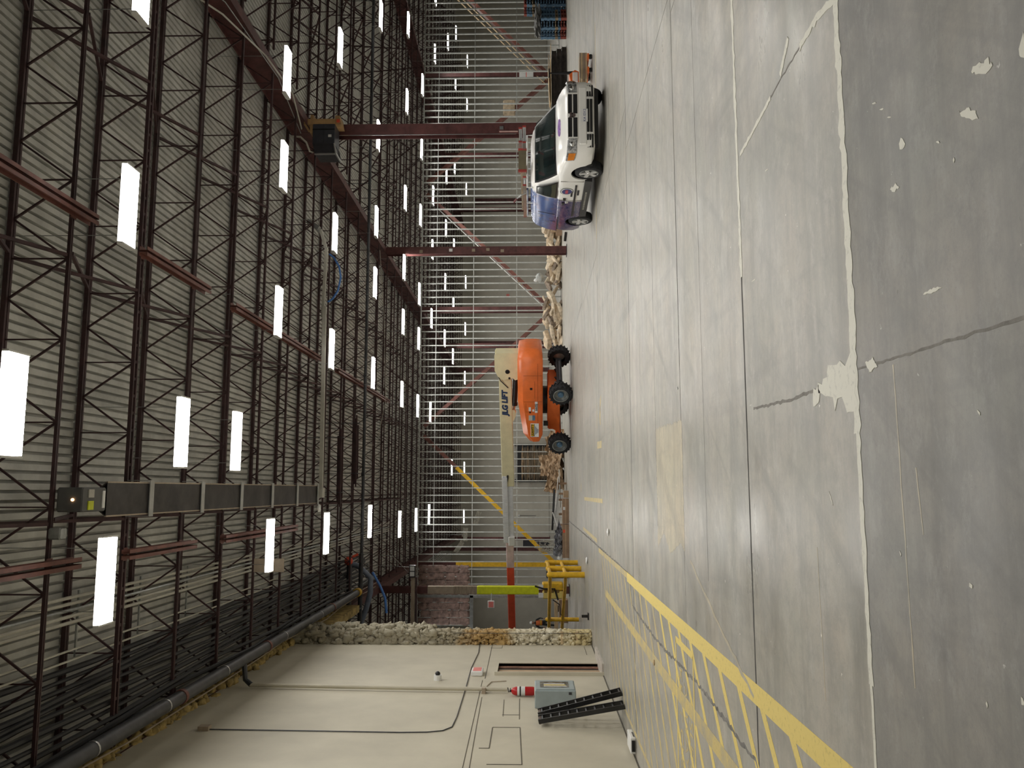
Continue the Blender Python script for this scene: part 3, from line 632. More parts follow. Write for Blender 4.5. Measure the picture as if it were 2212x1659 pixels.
# tan rail with twin-head emergency lamp
t = thing('door_track', 'tan horizontal channel carrying a twin white emergency light', 'track', (-5,38.2,7.0))
MB().box(-7.6,-3.95,38.1,38.3,7.05,7.22).build('channel', M_TAN, t); MB().box(-7.6,-3.95,38.12,38.3,6.96,7.02).build('lower_flange', M_STEEL_D, t)
u = MB().box(-3.95,-3.42,38.0,38.3,7.02,7.30).build('lamp_body', M_BLKP, t)
for x in (-3.90,-3.66): MB().box(x,x+.20,37.98,38.01,7.06,7.26).build('lamp_face', M_WHITE, u)
for z in (7.2,7.45): MB().tube([(-3.9,38.15,z),(-3.0,38.15,z+.9),(-2.9,38.15,9.75)] if z < 7.3 else [(-3.5,38.1,7.3),(-3.45,38.1,8.3),(-3.4,38.1,9.75)], .012, 5).build('wire', M_GALV, t)
# boxed unit heater on the middle column
t = thing('unit_heater', 'dark grey boxed heater with plywood bracket hung on the column above the van', 'heater', (10.9,24.9,7.85))
b_ = MB().bbox(10.75,11.42,24.55,25.15,7.90,8.60,.015).build('cabinet', mat('heater_grey', (.10,.105,.125), .35, .5, .08), t)
MB().box(11.22,11.25,24.53,24.56,7.90,8.60).build('cabinet_seam', M_BLKP, b_); MB().box(10.98,11.06,24.53,24.55,8.0,8.1).build('white_label', M_WHITE, b_); MB().box(10.78,11.4,24.54,24.56,8.24,8.25).build('cabinet_seam', M_DGREY, b_)
MB().prism([(10.75,7.92),(10.75,8.58),(10.42,8.50),(10.42,7.85)], 24.5, 25.2, 'y').build('louvre_hood', M_DGREY, b_)
for p, q in (((10.42,24.5,7.84),(10.75,24.5,7.90)),((10.42,25.2,7.84),(10.75,25.2,7.90)),((10.42,24.5,7.84),(10.42,25.2,7.84)),((10.40,24.49,7.86),(10.40,24.49,8.50))): MB().bar(p, q, .06, .04).build('hood_trim', M_ALU, b_)
MB().box(11.15,11.75,24.6,25.12,8.60,8.70).build('plywood_board', M_PLY, t); MB().prism([(11.42,7.72),(11.42,7.92),(11.72,7.92),(11.72,7.78)], 24.62, 25.12, 'y').build('plywood_board', M_PLY, t); MB().box(11.42,11.6,24.58,25.16,7.92,8.9).build('plywood_board', M_PLY, t)
MB().box(11.48,11.58,24.57,24.6,7.76,7.86).build('red_mark', M_RED, t)
MB().tube([(11.0,24.5,9.3),(10.95,24.45,8.95),(10.75,24.4,8.75),(10.5,24.5,8.66),(10.55,24.7,8.62)], .03, 7).build('supply_hose', M_PVC, t, True)
# loose cables
def cable(lb, pts, r, m, nm_='hanging_cable'):
    tag(MB().tube(pts, r, 6).build(nm_, m, None, True), lb, 'cable')
cable('pale looped cable drooping along the girder toward the boxed heater', [(10.3,15.6,9.0),(10.5,17.0,8.6),(10.9,19.5,8.45),(11.15,22,8.5),(11.1,24.2,8.85)], .022, M_PVC)
cable('thin grey cable sagging beside the girder toward the boxed heater', [(10.9,15.6,9.2),(11.1,17.5,8.75),(11.1,21,8.6),(11.0,24.3,8.9)], .012, M_GALV)
cable('bright blue hose draped from a joist beside a lamp', [(8.1,27.63,8.74),(7.95,27.55,8.55),(7.6,27.45,8.34),(7.2,27.4,8.26),(6.75,27.45,8.36),(6.5,27.55,8.55),(6.4,27.63,8.74)], .035, M_BLUE)
cable('thin pale cord hanging far across the joists over the aisle', [(1.9,37,9.73),(2.0,37,8.7),(4,37,8.35),(8,37,8.5),(11,37,8.75),(11.05,37,9.73)], .012, M_PVC)
tag(MB().lathe([(0,-.02),(.11,-.02),(.12,.02),(0,.05)], 16, 'z', (-.55,24.6,8.05)).build('ceiling_disc', M_WHITE), 'round white disc hanging beside the end of the tube heater', 'disc')
tag(MB().bbox(-.72,-.55,11.86,12.04,8.52,8.70,.02).build('junction_box', M_GALV), 'small pale junction box hanging near the heater burner', 'box')
tag(MB().box(-2.05,-1.72,20.88,20.92,7.95,8.75).build('pale_board', M_TAN), 'square pale board hanging behind a left lamp', 'board')
# row of dark stacked joists stored among the roof steel
for k, (X, Y_) in enumerate(((.9,28.5),(1.6,31))):
    t = thing('steel_bundle', ['bundle of dark steel angles hung under the joists behind the flue','second bundle of dark steel angles hung deeper under the joists'][k], 'steel', (X,Y_,8.3))
    for q in range(5): MB().bar((X-1.5+.1*q,Y_+.09*q,8.34+.07*(q%3)),(X+1.2-.12*q,Y_+.09*q,8.36+.07*(q%3)), .05, .05).build('steel_angle', M_STEEL_D, t)
    for q in (-1,.9): MB().box(X+q-.01,X+q+.01,Y_-.03,Y_+.42,8.29,8.305).box(X+q-.008,X+q+.008,Y_-.03,Y_-.015,8.3,9.73).box(X+q-.008,X+q+.008,Y_+.405,Y_+.42,8.3,9.73).build('hanger_rod', M_BLKPIPE, t)
# ================================================================== FOAM EDGE AND LEFT WALL ITEMS
fe = MB(); rs = random.Random(3)
for i in range(1250):
    z = rs.uniform(.03,8.7); hi = z > 4.6
    r = rs.uniform(.03,.075) if hi else rs.uniform(.02,.05)
    x = rs.uniform(-4.50,-4.10 if hi else -4.15); y = 24.80-abs(rs.gauss(0,.05))
    if rs.random() < .3: x = (-4.06 if hi else -4.13)+rs.uniform(-.03,.02 if not hi else .06); y = rs.uniform(24.8,25.2)
    fe.blob((x,y,z), r*rs.uniform(.7,1.9), r*.9, r*rs.uniform(.8,2.6), i, .9)
t = thing('foam_wall_edge', 'lumpy spray foam covering the cut end of the beige wall', 'foam', (-4.23,25.1,0))
fe.build('foam_lumps', M_FOAM, t, 'all')['kind'] = 'stuff'
MB().box(-4.5,-4.12,24.82,25.3,0,8.75).build('wall_stub', M_FOAM, t)
for z in (.40,.84): MB().box(-4.46,-4.10,24.70,24.80,z,z+.07).build('wood_cleat', M_WOOD, t)
MB().tube([(-4.14,24.66,.1),(-4.14,24.66,4.0)], .008, 5).build('thin_wire', M_DGREY, t)
tf = MB(); rs = random.Random(5)
for i in range(420):
    y = rs.uniform(9,31.5); tf.blob((-4.44+rs.uniform(-.1,.06), y, 8.88+rs.gauss(0,.09)), rs.uniform(.06,.12), rs.uniform(.08,.18), rs.uniform(.05,.11), i, .6)
t = thing('foam_ridge', 'ragged yellow foam ridge along the top edge of the beige wall', 'foam', (-4.4,20,8.8)); tf.build('foam_lumps', M_FOAMY, t, 'all')['kind'] = 'stuff'
MB().box(-4.62,-4.36,25.6,32,8.3,9.2).build('foam_board', M_FOAMY, t)
# painted vertical pipe from the drain line
t = thing('wall_pipe', 'beige painted pipe dropping down the wall above the extinguisher', 'pipe', (-4.4,19.1,2.3))
MB().tube([(-4.40,19.0,2.30),(-4.40,19.1,5),(-4.40,19.28,8.15)], .045, 10).build('pipe_run', M_WALL, t, True); MB().tube([(-4.40,19.28,8.12),(-4.3,19.35,8.28),(-3.95,19.45,8.36)], .06, 8).build('elbow', M_BLKPIPE, t, True)
MB().box(-4.48,-4.36,18.9,19.1,2.78,2.86).build('pipe_clamp', M_TAN, t)
t = thing('wall_cable', 'thin black cable bending down and along the beige wall', 'cable', (-4.47,18,3.2))
MB().tube([(-4.466,16.03,7.9),(-4.466,15.98,6),(-4.466,15.92,4.2),(-4.466,15.95,3.7),(-4.466,16.05,3.42),(-4.466,16.3,3.27),(-4.466,17,3.24),(-4.466,19.3,3.25),(-4.466,21.5,3.28),(-4.466,23.5,3.22),(-4.466,24.8,3.27)], .011, 6).build('cable_run', M_BLKPIPE, t, True)
MB().box(-4.48,-4.40,15.95,16.12,7.8,8.0).build('wall_box', M_TAN, t)
MB().tube([(-4.466,19.2,2.80),(-4.466,19.6,2.78),(-4.466,20.0,2.70),(-4.466,20.1,2.35)], .010, 5).build('loose_tail', M_TAN, t, True)
# alarm sign, camera, extinguisher, cabinet
t = thing('exit_sign', 'small white and pink sign box on the beige wall', 'sign', (-4.44,20.87,2.93)); MB().bbox(-4.48,-4.36,20.62,21.10,2.94,3.22,.02).build('sign_box', M_WHITE, t); MB().box(-4.365,-4.355,20.66,21.05,2.98,3.18).build('sign_face', M_PINK, t)
t = thing('wall_camera', 'small white dome camera high on the beige wall', 'camera', (-4.40,20.2,3.9)); MB().tube([(-4.48,20.2,3.98),(-4.36,20.2,3.98)], .09, 12).build('camera_base', M_WHITE, t, True); MB().blob((-4.33,20.2,3.98), .06, .06, .06, 1, .0).build('camera_dome', M_BLKP, t, True)
t = thing('fire_extinguisher', 'red fire extinguisher hanging above the grey cabinet', 'extinguisher', (-4.38,18.75,1.68))
MB().lathe([(0,1.70),(.085,1.70),(.095,1.73),(.095,2.10),(.07,2.17),(.03,2.20),(0,2.20)], 16, 'z', (-4.37,18.72,0)).build('cylinder', M_EXT, t, True)
MB().lathe([(.0965,1.90),(.0975,1.91),(.0975,2.06),(.0965,2.07)], 16, 'z', (-4.37,18.72,0)).build('label', M_WHITE, t, True); MB().lathe([(.099,1.99),(.100,1.995),(.100,2.015),(.099,2.02)], 16, 'z', (-4.37,18.72,0)).build('strap', M_BLKP, t, True)
MB().tube([(-4.37,18.72,2.19),(-4.37,18.72,2.24)], .025, 8).build('valve', M_BLKP, t); MB().bar((-4.37,18.66,2.26),(-4.34,18.85,2.28), .03, .02).build('handle', M_BLKP, t); MB().bar((-4.37,18.66,2.24),(-4.34,18.82,2.22), .025, .015).build('lever', M_DGREY, t)
t = thing('wall_cabinet', 'pale grey metal cabinet with a window on the beige wall', 'cabinet', (-4.3,18.2,.84))
MB().bbox(-4.48,-4.12,17.70,18.62,.84,1.69,.015).build('body', M_GREY, t); MB().box(-4.125,-4.105,17.75,18.57,.87,1.66).build('door', M_GREY, t)
MB().box(-4.106,-4.098,17.92,18.42,.98,1.58).build('window', mat('cabinet_glass', (.25,.25,.22), .08, 0, .5, 6), t); MB().box(-4.2,-4.15,17.69,17.72,.93,.99).build('latch', M_DGREY, t)
for i in range(3): MB().box(-4.0985,-4.096,17.97+.1*i,18.03+.1*i,1.02+.02*i,1.5).build('window_paper', M_WHITE if i != 1 else M_YPLAST, t)
# two black loading ramps leaning on the wall
def ramp(lb, y0, y1, xb):
    Lr = math.hypot(1.62, xb+4.40); t = thing('loading_ramp', lb, 'ramp', (xb,(y0+y1)/2,0), 0, 'loading ramps')
    ang = math.atan2(1.60, -4.42-xb); t.rotation_euler = (0,0,0); W = .30
    def P(s, w, d): # along ramp, across, depth (towards room)
        dx, dz = math.cos(ang), math.sin(ang); return (s*dx+d*dz, w+(s/Lr)*(y1-y0), s*dz-d*dx)
    for w in (-W/2,W/2): MB().bar(P(0,w,.045),P(Lr,w,.045), .03, .085, up=(1,0,.4)).build('side_rail', M_BLKP, t, world=False)
    for i in range(10): s = .04+i*(Lr-.12)/9; MB().bar(P(s,-W/2,.05),P(s,W/2,.05), .028, .05, up=(1,0,.4)).build('rung', M_BLKP, t, world=False)
    MB().bar(P(Lr-.03,-W/2-.01,.03),P(Lr-.03,W/2+.01,.03), .05, .07, up=(1,0,.4)).build('top_lip', mat('rusty_ramp_lip', (.12,.08,.06), .7, 0, .3, 12), t, world=False)
    return t
ramp('black ladder-like loading ramp nearer the grey cabinet', 16.55, 16.86, -3.94); ramp('black ladder-like loading ramp leaning lower, nearer the camera', 16.16, 16.40, -4.08)
t = thing('floor_box', 'small white box with a dark end on the floor by the wall', 'box', (-4.28,14.85,0)); MB().bbox(-4.42,-4.16,14.60,15.12,0,.085,.01).build('case', M_WHITE, t); MB().box(-4.38,-4.20,14.585,14.60,.015,.07).build('dark_end', M_BLKP, t)
for i in range(6): MB().box(-4.162,-4.156,14.66+.05*i,14.69+.05*i,.01,.035).build('vent_slot', M_DGREY, t)
MB().box(-4.6,-4.58,0,0,0,0)
t = thing('black_clamp', 'small black object at the foot of the foam edge', 'clamp', (-3.8,26.0,0)); MB().bar((-3.85,26,.03),(-3.85,26,.22), .08, .08).build('post', M_BLKP, t); MB().box(-3.95,-3.75,25.9,26.1,0,.04).build('foot', M_BLKP, t)
# ================================================================== GUARD RAIL
t = thing('guard_rail', 'yellow tubular guard rail beyond the foam wall edge', 'guard rail', (-3.2,29,0))
PST = [(-2.80,27.9),(-2.78,29.8),(-2.76,32.0),(-4.80,31.6)]
for i, (x, y) in enumerate(PST): MB().tube([(x,y,0),(x,y,1.20),(x,y,1.25)], [.095,.095,.04] if i < 3 else [.075,.075,.03], 14).build('post', M_YSTEEL, t, True)
for z in (1.14,.62):
    MB().tube([(-2.80,27.9,z),(-2.76,32.0,z)], .062, 12).build('rail', M_YSTEEL, t, True)
    MB().tube([(-2.80,27.9,z),(-4.80,31.6,z*.97),(-5.5,32.9,z*.95)], .062, 12).build('rail', M_YSTEEL, t, True)
MB().tube([(-3.9,30.2,1.0),(-4.1,30.4,.75),(-4.5,31.0,.7),(-4.7,31.5,.62)], .02, 6).build('hung_cable', M_DGREY, t, True)
def xf(s, M): s.v = [tuple(M @ Vector(v)) for v in s.v]; return s
MB.xf = xf
def basis(c, ex): # local frame: x along ex, z up
    ex = Vector((*ex,0)).normalized(); ey = Vector((-ex.y,ex.x,0)); return Matrix(((ex.x,ey.x,0,c[0]),(ex.y,ey.y,0,c[1]),(0,0,1,c[2]),(0,0,0,1)))
# ================================================================== BOOM LIFT
LC = (3.98,36.55,0); lift = thing('boom_lift', 'orange and cream boom lift with its long boom reaching left', 'boom lift', LC)
CH = basis(LC, (-.70,.714)); TT = basis(LC, (-.883,.469))
ch = MB().bbox(-1.25,1.25,-.62,.62,.55,1.02,.06).xf(CH).build('chassis', M_ORANGE, lift)
MB().prism([(-1.2,.62),(-.9,1.04),(.9,1.04),(1.2,.62),(1.2,.5),(-1.2,.5)], -.75, .75, 'y').xf(CH).build('chassis_cover', M_ORANGE, ch)
for x in (-1.42,1.42): MB().bbox(x-.16,x+.16,-1.0,1.0,.42,.66,.03).xf(CH).build('axle', M_ORANGE if x > 0 else M_DGREY, ch); MB().tube([(x,-1.0,.5),(x,1.0,.5)], .10, 10).xf(CH).build('axle_tube', M_BLKP, ch)
for y in (-.5,-.2,.25,.5): MB().tube([(-1.25,y,.6),(-1.5,y*1.3,.72),(-1.55,y*1.6,.5)], .035, 6).xf(CH).build('steering_hose', M_BLKP, ch)
MB().tube([(-1.6,-.7,.5),(-1.6,.7,.5)], .06, 8).xf(CH).build('tie_rod', M_DGREY, ch)
def lift_wheel(x, y, out, turn):
    R_, w = .50, .38; W4 = CH @ Matrix.Translation((x,y,R_)) @ Matrix.Rotation(turn,4,'Z')
    ty = MB().lathe([(.27,-w*.42),(.40,-w/2),(.46,-w*.46),(.475,-w*.2),(.475,w*.2),(.46,w*.46),(.40,w/2),(.27,w*.42)], 28, 'y').xf(W4).build('tyre', M_BLACK, lift, True)
    lg = MB()
    for i in range(18):
        for s in (-1,1):
            a = (i+(.5 if s > 0 else 0))*2*math.pi/18; b = a+.20
            p0 = (.487*math.cos(a), s*.02, .487*math.sin(a)); p1 = (.475*math.cos(b), s*w*.50, .475*math.sin(b))
            lg.bar(p0, p1, .055, .05, up=(math.cos(a),0,math.sin(a)))
    lg.xf(W4).build('tread_lugs', M_BLACK, ty)
    s = out
    rm = MB().lathe([(.335,s*w*.42),(.32,s*w*.49),(.285,s*w*.47),(.265,s*.05),(.0,s*.05)], 24, 'y').xf(W4).build('rim', M_GALV, lift, True)
    MB().lathe([(.0,s*.16),(.10,s*.16),(.13,s*.12),(.14,s*.05)], 14, 'y').xf(W4).build('hub', M_BLUEP, rm, True)
for x, y, tn in ((-1.42,-1.33,.42),(-1.42,1.33,.42),(1.42,-1.33,0),(1.42,1.33,0)): lift_wheel(x, y, -1 if y < 0 else 1, 0)
# turntable
MB().lathe([(0,1.02),(.62,1.02),(.62,1.24),(0,1.24)], 24, 'z').xf(TT).build('slew_ring', M_BLKP, lift, True)
def hood_ring(s, w, z0, z1, c=.20): return [(s,w-c*.3,z0),(s,w,z0+c*.7),(s,w,z1-c*1.1),(s,w-c,z1),(s,-w+c,z1),(s,-w,z1-c*1.1),(s,-w,z0+c*.7),(s,-w+c*.3,z0)]
hood = MB().loft([hood_ring(*a) for a in ((-2.62,.70,1.42,2.10,.16),(-2.52,.95,1.30,2.28),(-2.2,1.15,1.25,2.33),(-.35,1.15,1.25,2.33),(1.2,1.15,1.25,2.10),(1.55,1.12,1.40,1.82,.14),(1.60,1.0,1.5,1.72,.08))]).build
hd = MB().loft([hood_ring(*a) for a in ((-2.62,.70,1.42,2.10,.16),(-2.52,.95,1.30,2.28,.2),(-2.2,1.15,1.25,2.33,.2),(-.35,1.15,1.25,2.33,.2),(1.2,1.15,1.25,2.10,.2),(1.55,1.12,1.40,1.82,.14),(1.60,1.0,1.5,1.72,.08))]).xf(TT).build('engine_hood', M_ORANGE, lift, True)
for p in (((-1.55,1.153,1.30),(-1.55,1.153,2.08)),((-.35,1.153,1.30),(-.35,1.153,2.08)),((-2.1,1.153,1.47),(1.35,1.153,1.47)),((-1.3,1.153,1.6),(-.5,1.153,1.6)),((-.3,1.153,1.98),(.12,1.153,1.98)),((.12,1.153,1.6),(.12,1.153,1.98))): MB().bar(*p, .012, .008).xf(TT).build('panel_seam', mat('seam_orange', (.30,.06,.01), .5), hd)
MB().box(-1.0,-.9,1.15,1.16,1.70,1.80).xf(TT).build('latch', M_BLKP, hd); MB().box(-.1,.08,1.15,1.158,1.76,1.86).xf(TT).build('white_decal', M_WHITE, hd); MB().box(.0,.1,1.15,1.158,1.62,1.70).xf(TT).build('white_decal', M_WHITE, hd); MB().box(.1,.18,1.15,1.158,1.76,1.84).xf(TT).build('black_decal', M_BLKP, hd)
MB().box(.28,.52,1.15,1.158,1.70,1.86).xf(TT).build('pale_decal', M_PVC, hd); MB().box(.28,.52,1.15,1.158,1.58,1.70).xf(TT).build('blue_decal', M_BLUEP, hd)
sg = MB().box(.66,1.30,1.15,1.165,1.42,1.78).xf(TT).build('dealer_sign', M_WHITE, hd); MB().box(.69,1.27,1.165,1.170,1.62,1.76).xf(TT).build('sign_band', M_YSTEEL, sg); MB().box(.69,1.27,1.1655,1.1685,1.60,1.625).xf(TT).build('sign_rule', M_BLUEP, sg)
def lift_txt(txt, size, s, yv, z, m, parent, **k):
    M4 = Matrix.Translation(-Vector(LC)) @ TT @ frame((s,yv,z), (-1,0,0), (0,0,1)); return lettering(txt, size, m, parent, M4, **k)
lift_txt('LEAVITT', .155, .98, 1.171, 1.688, M_BLKP, sg, bold=.004); lift_txt('660SJ', .15, -.10, 1.158, 1.53, M_BLKP, hd, bold=.003); MB().box(-.36,.16,1.15,1.157,1.47,1.59).xf(TT).build('model_plate', M_WHITE, hd)
for i, z in enumerate((1.56,1.51,1.46)): MB().box(.80+.06*i,1.18-.04*i,1.166,1.169,z-.012,z+.012).xf(TT).build('small_print', M_NAVY, sg)
# tower and boom
bx0, tw = -2.25, .36
twp = [(-2.30,2.30),(-2.30,3.28),(-2.18,3.34),(-1.5,3.34),(-1.22,3.2),(-1.05,2.98),(-1.15,2.55),(-1.05,2.45),(-1.1,2.30)]
for y in (-tw, tw-.06): MB().prism(twp, y, y+.06, 'y').xf(TT).build('tower_plate', M_CREAM, lift)
MB().box(-2.30,-2.15,-tw+.06,tw-.06,2.3,3.26).xf(TT).build('tower_back', M_CREAM, lift)
MB().lathe([(0,tw-.01),(.09,tw-.01),(.10,tw+.01),(0,tw+.012)], 16, 'y', (-1.45,0,2.78)).xf(TT).build('pivot_hole', M_BLKP, lift); MB().lathe([(0,tw),(.05,tw),(.05,tw+.012),(0,tw+.012)], 12, 'y', (-1.15,0,2.70)).xf(TT).build('pin', M_BLKP, lift)
BZ = 2.90; TILT = -.012
BM = TT @ Matrix.Translation((-1.9,0,BZ)) @ Matrix.Rotation(-TILT,4,'Y')
def bsec(a, b, h, w, name, m): return MB().bbox(a,b,-w/2,w/2,-h/2,h/2,.03).xf(BM).build(name, m, lift)
b1 = bsec(.35,6.15,.56,.44,'base_boom',M_CREAM); bsec(6.0,9.2,.42,.34,'mid_boom',mat('pale_grey_boom', (.80,.82,.83), .4, 0, .06)); bsec(9.1,10.6,.36,.28,'pale_boom_length',mat('pale_pink_boom', (.82,.62,.62), .3, 0, .15, 2)); bsec(10.5,15.2,.35,.27,'fly_boom',M_RED)  # pale pink length between the grey mid boom and the red fly boom
M4 = Matrix.Translation(-Vector(LC)) @ BM @ frame((1.98,.226,.03), (-1,0,0), (0,0,1)); lettering('JLG LIFT', .33, M_NAVY, b1, M4, bold=.02, shear=.15)
MB().bbox(5.6,9.1,.20,.30,.05,.26,.02).xf(BM).build('cable_track', mat('steel_cable_track', (.72,.76,.80), .4, .1, .1), lift)
cl = MB()
for i in range(46): cl.box(5.65+i*.075,5.70+i*.075,.30,.315,.03,.28)
cl.xf(BM).build('track_links', M_WHITE, lift); MB().bbox(8.75,9.25,.18,.34,-.25,.05,.03).xf(BM).build('track_bracket', M_WHITE, lift); MB().tube([(6.1,.24,.1),(5.7,.26,.02),(5.55,.24,.0)], .04, 6).xf(BM).build('track_end', M_BLKP, lift)
MB().tube([(.1,.30,.42),(.5,.30,.38),(.9,.28,.2),(1.25,.25,-.12)], .022, 6).xf(BM).build('boom_hose', M_BLKP, lift, True)
MB().tube([(-1.15,.1,2.42),(.2,.1,2.50)], .115, 12).xf(TT).build('lift_cylinder', M_BLKP, lift, True); MB().tube([(.1,.1,2.49),(.22,.1,2.50)], .14, 12).xf(TT).build('cylinder_gland', M_BLKP, lift, True); MB().tube([(.2,.1,2.50),(.62,.1,2.53)], .05, 10).xf(TT).build('cylinder_rod', M_CHROME, lift, True)
MB().prism([(.40,2.64),(1.15,2.64),(.75,2.45),(.58,2.42),(.45,2.48)], .0, .2, 'y').xf(TT).build('boom_bracket', M_CREAM, lift)
MB().box(.55,.75,1.1,1.2,1.02,1.22).xf(TT).build('ground_lock', M_BLKP, lift)
# ================================================================== VAN
VX, VY = 8.62, 21.0
van = thing('van', 'white minivan with blue picture wrap at the rear and ladders on its roof', 'van', (VX,VY,0), -math.pi/2)
def vb(mb, name, m, parent=None, smooth=False): return mb.build(name, m, parent or van, smooth, False)
def wrap_mat():
    m = bpy.data.materials.new('van_paint_with_wrap'); m.use_nodes = True; N, L, b = nodes(m)
    tc = N.new('ShaderNodeTexCoord'); s = N.new('ShaderNodeSeparateXYZ'); L.new(tc.outputs['Object'], s.inputs[0])
    n = N.new('ShaderNodeTexNoise'); n.inputs['Scale'].default_value = 2.2; n.inputs['Detail'].default_value = 5; L.new(tc.outputs['Object'], n.inputs['Vector'])
    a = N.new('ShaderNodeMath'); a.operation = 'MULTIPLY_ADD'; L.new(n.outputs['Fac'], a.inputs[0]); a.inputs[1].default_value = .35; L.new(s.outputs[0], a.inputs[2])
    r = N.new('ShaderNodeMapRange'); r.inputs[1].default_value = .18; r.inputs[2].default_value = -.02; L.new(a.outputs[0], r.inputs[0])
    zr = N.new('ShaderNodeMapRange'); zr.inputs[1].default_value = .95; zr.inputs[2].default_value = 1.25; L.new(s.outputs[2], zr.inputs[0])
    vo = N.new('ShaderNodeTexVoronoi'); vo.inputs['Scale'].default_value = 5; L.new(tc.outputs['Object'], vo.inputs['Vector'])
    pic = mixrgb(N, L, nz(N, L, tc.outputs['Object'], 5, (1,1,2.5), 5, .7, .4, .6), (.03,.035,.13), (.13,.09,.16))
    pic = mixrgb(N, L, nz(N, L, tc.outputs['Object'], 9, (1,1,3), 3, .6, .66, .72), pic, (.55,.45,.40))
    sky = mixrgb(N, L, nz(N, L, tc.outputs['Object'], 3, None, 5, .7, .5, .7), (.012,.066,.27), (.04,.04,.12))
    w = mixrgb(N, L, zr.outputs[0], pic, sky)
    L.new(mixrgb(N, L, r.outputs[0], (.90,.89,.85), w), b.inputs['Base Color']); b.inputs['Roughness'].default_value = .22
    return m
M_WRAP = wrap_mat()
def vsec(x, w, zb, zt, t=.02):
    h = [(0,zb),(.82*w,zb),(.95*w,zb+.06),(1.0*w,zb+.20),(1.0*w,.62*zt+.38*zb),(.985*w,zt-.17),(.955*w,zt-.06),(.88*w,zt-.005),(.5*w,zt+t*.7),(0,zt+t)]
    return [(x,y,z) for y,z in h]+[(x,-y,z) for y,z in h[-2:0:-1]]
ST = [(-2.86,.86,.40,1.00),(-2.80,.96,.32,1.04),(-2.6,1.01,.28,1.07),(-1.8,1.03,.25,1.08),(-.8,1.03,.25,1.08),(.4,1.03,.25,1.08),(1.3,1.03,.25,1.09),(1.62,1.03,.25,1.11),(2.0,1.02,.25,1.05),(2.3,1.00,.25,.985),(2.52,.95,.25,.93),(2.66,.87,.25,.885),(2.74,.76,.27,.84),(2.765,.66,.30,.80)]
body = vb(MB().loft([vsec(*a) for a in ST]), 'body', M_WRAP, None, True)
# wheel arches cut out
cut = MB()
for x in (1.8,-1.8):
    for y in (-1.1,.62): cut.lathe([(0,y),(.43,y),(.43,y+.48),(0,y+.48)], 24, 'y', (x,0,.34))
cme = cut.mesh('cutter', M_BLKP); cob = bpy.data.objects.new('cutter', cme); COL.objects.link(cob)
tmp = bpy.data.objects.new('tmp', body.data); COL.objects.link(tmp)
md = tmp.modifiers.new('b', 'BOOLEAN'); md.operation = 'DIFFERENCE'; md.object = cob; md.solver = 'EXACT'
dg = bpy.context.evaluated_depsgraph_get(); dg.update()
nm_ = bpy.data.meshes.new_from_object(tmp.evaluated_get(dg))
if len(nm_.polygons) > 60:
    nm_.materials.clear(); nm_.materials.append(M_WRAP); body.data = nm_
    nm_.polygons.foreach_set('material_index', [0]*len(nm_.polygons))
bpy.data.objects.remove(tmp); bpy.data.objects.remove(cob)
for x in (1.8,-1.8):
    for y in (-1,1):
        arc = [math.radians(-8+i*196/14) for i in range(15)]; o_ = [(x+.434*math.cos(a), .34+.434*math.sin(a)) for a in arc]; i_ = [(x+.415*math.cos(a), .34+.415*math.sin(a)) for a in reversed(arc)]
        vb(MB().prism(o_+i_, min(y*.60,y*1.0), max(y*.60,y*1.0), 'y').prism(o_, min(y*.60,y*.62), max(y*.60,y*.62), 'y'), 'wheel_well', M_BLKP, body)
def rring(z, x0, x1, w, r=.14, wf=None):
    pts = []; wf = wf or w
    for cx, cy, a0 in ((x1-r,wf-r,0),(x0+r,w-r,90),(x0+r,-w+r,180),(x1-r,-wf+r,270)):
        for k in range(5): a = math.radians(a0+k*22.5); pts.append((cx+r*math.cos(a), cy+r*math.sin(a), z))
    return pts
GH = [(1.00,-2.80,1.66,1.00,.95),(1.28,-2.76,1.16,.955,.90),(1.58,-2.66,.62,.86,.80),(1.68,-2.56,.42,.79,.72),(1.735,-2.38,.15,.66,.60),(1.75,-2.1,-.2,.5,.45)]
gh = vb(MB().loft([rring(z,a,b,w,.12,wf) for z,a,b,w,wf in GH]), 'cabin', M_WRAP, None, True)
def lerp_gh(z):
    for A, B in zip(GH[:-1], GH[1:]):
        if A[0] <= z <= B[0]:
            t = (z-A[0])/(B[0]-A[0]); return [a+(b-a)*t for a, b in zip(A, B)]
def glass_front(z0, z1, m, off, inset, name):
    mb = MB(); zs = [z0+(z1-z0)*i/6 for i in range(7)]; rg = []
    for z in zs:
        _, a, b, w, wf = lerp_gh(z); row = []
        for k in range(9):
            y = (-1+k/4)*(wf-inset); bow = .05*(1-(k/4-1)**2); row.append((b+off+bow-.03, y, z+off*.5))
        rg.append(row)
    return vb(mb.loft(rg, False, False), name, m, None, True)
glass_front(1.09,1.63,M_BLKP,.02,.01,'windshield_seal'); ws = glass_front(1.13,1.60,M_GLASS,.030,.06,'windshield')
def side_glass(xa, xb, xa2, xb2, z0, z1, s, m, off, name):
    rg = []
    for i in range(5):
        t = i/4; z = z0+(z1-z0)*t; w = lerp_gh(z)[3]; rg.append([(xa+(xa2-xa)*t, s*(w+off), z),((xa+xb)/2+((xa2+xb2)/2-(xa+xb)/2)*t, s*(w+off), z),(xb+(xb2-xb)*t, s*(w+off), z)])
    return vb(MB().loft(rg, False, False), name, m, None, True)
for s in (-1,1):
    side_glass(.02,1.20,.06,.55,1.06,1.60,s,M_BLKP,.008,'window_seal'); side_glass(.07,1.08,.10,.50,1.10,1.57,s,M_GLASS,.014,'side_window')
    if s > 0: side_glass(-1.2,-.08,-1.2,-.05,1.10,1.57,s,M_GLASS,.014,'side_window')
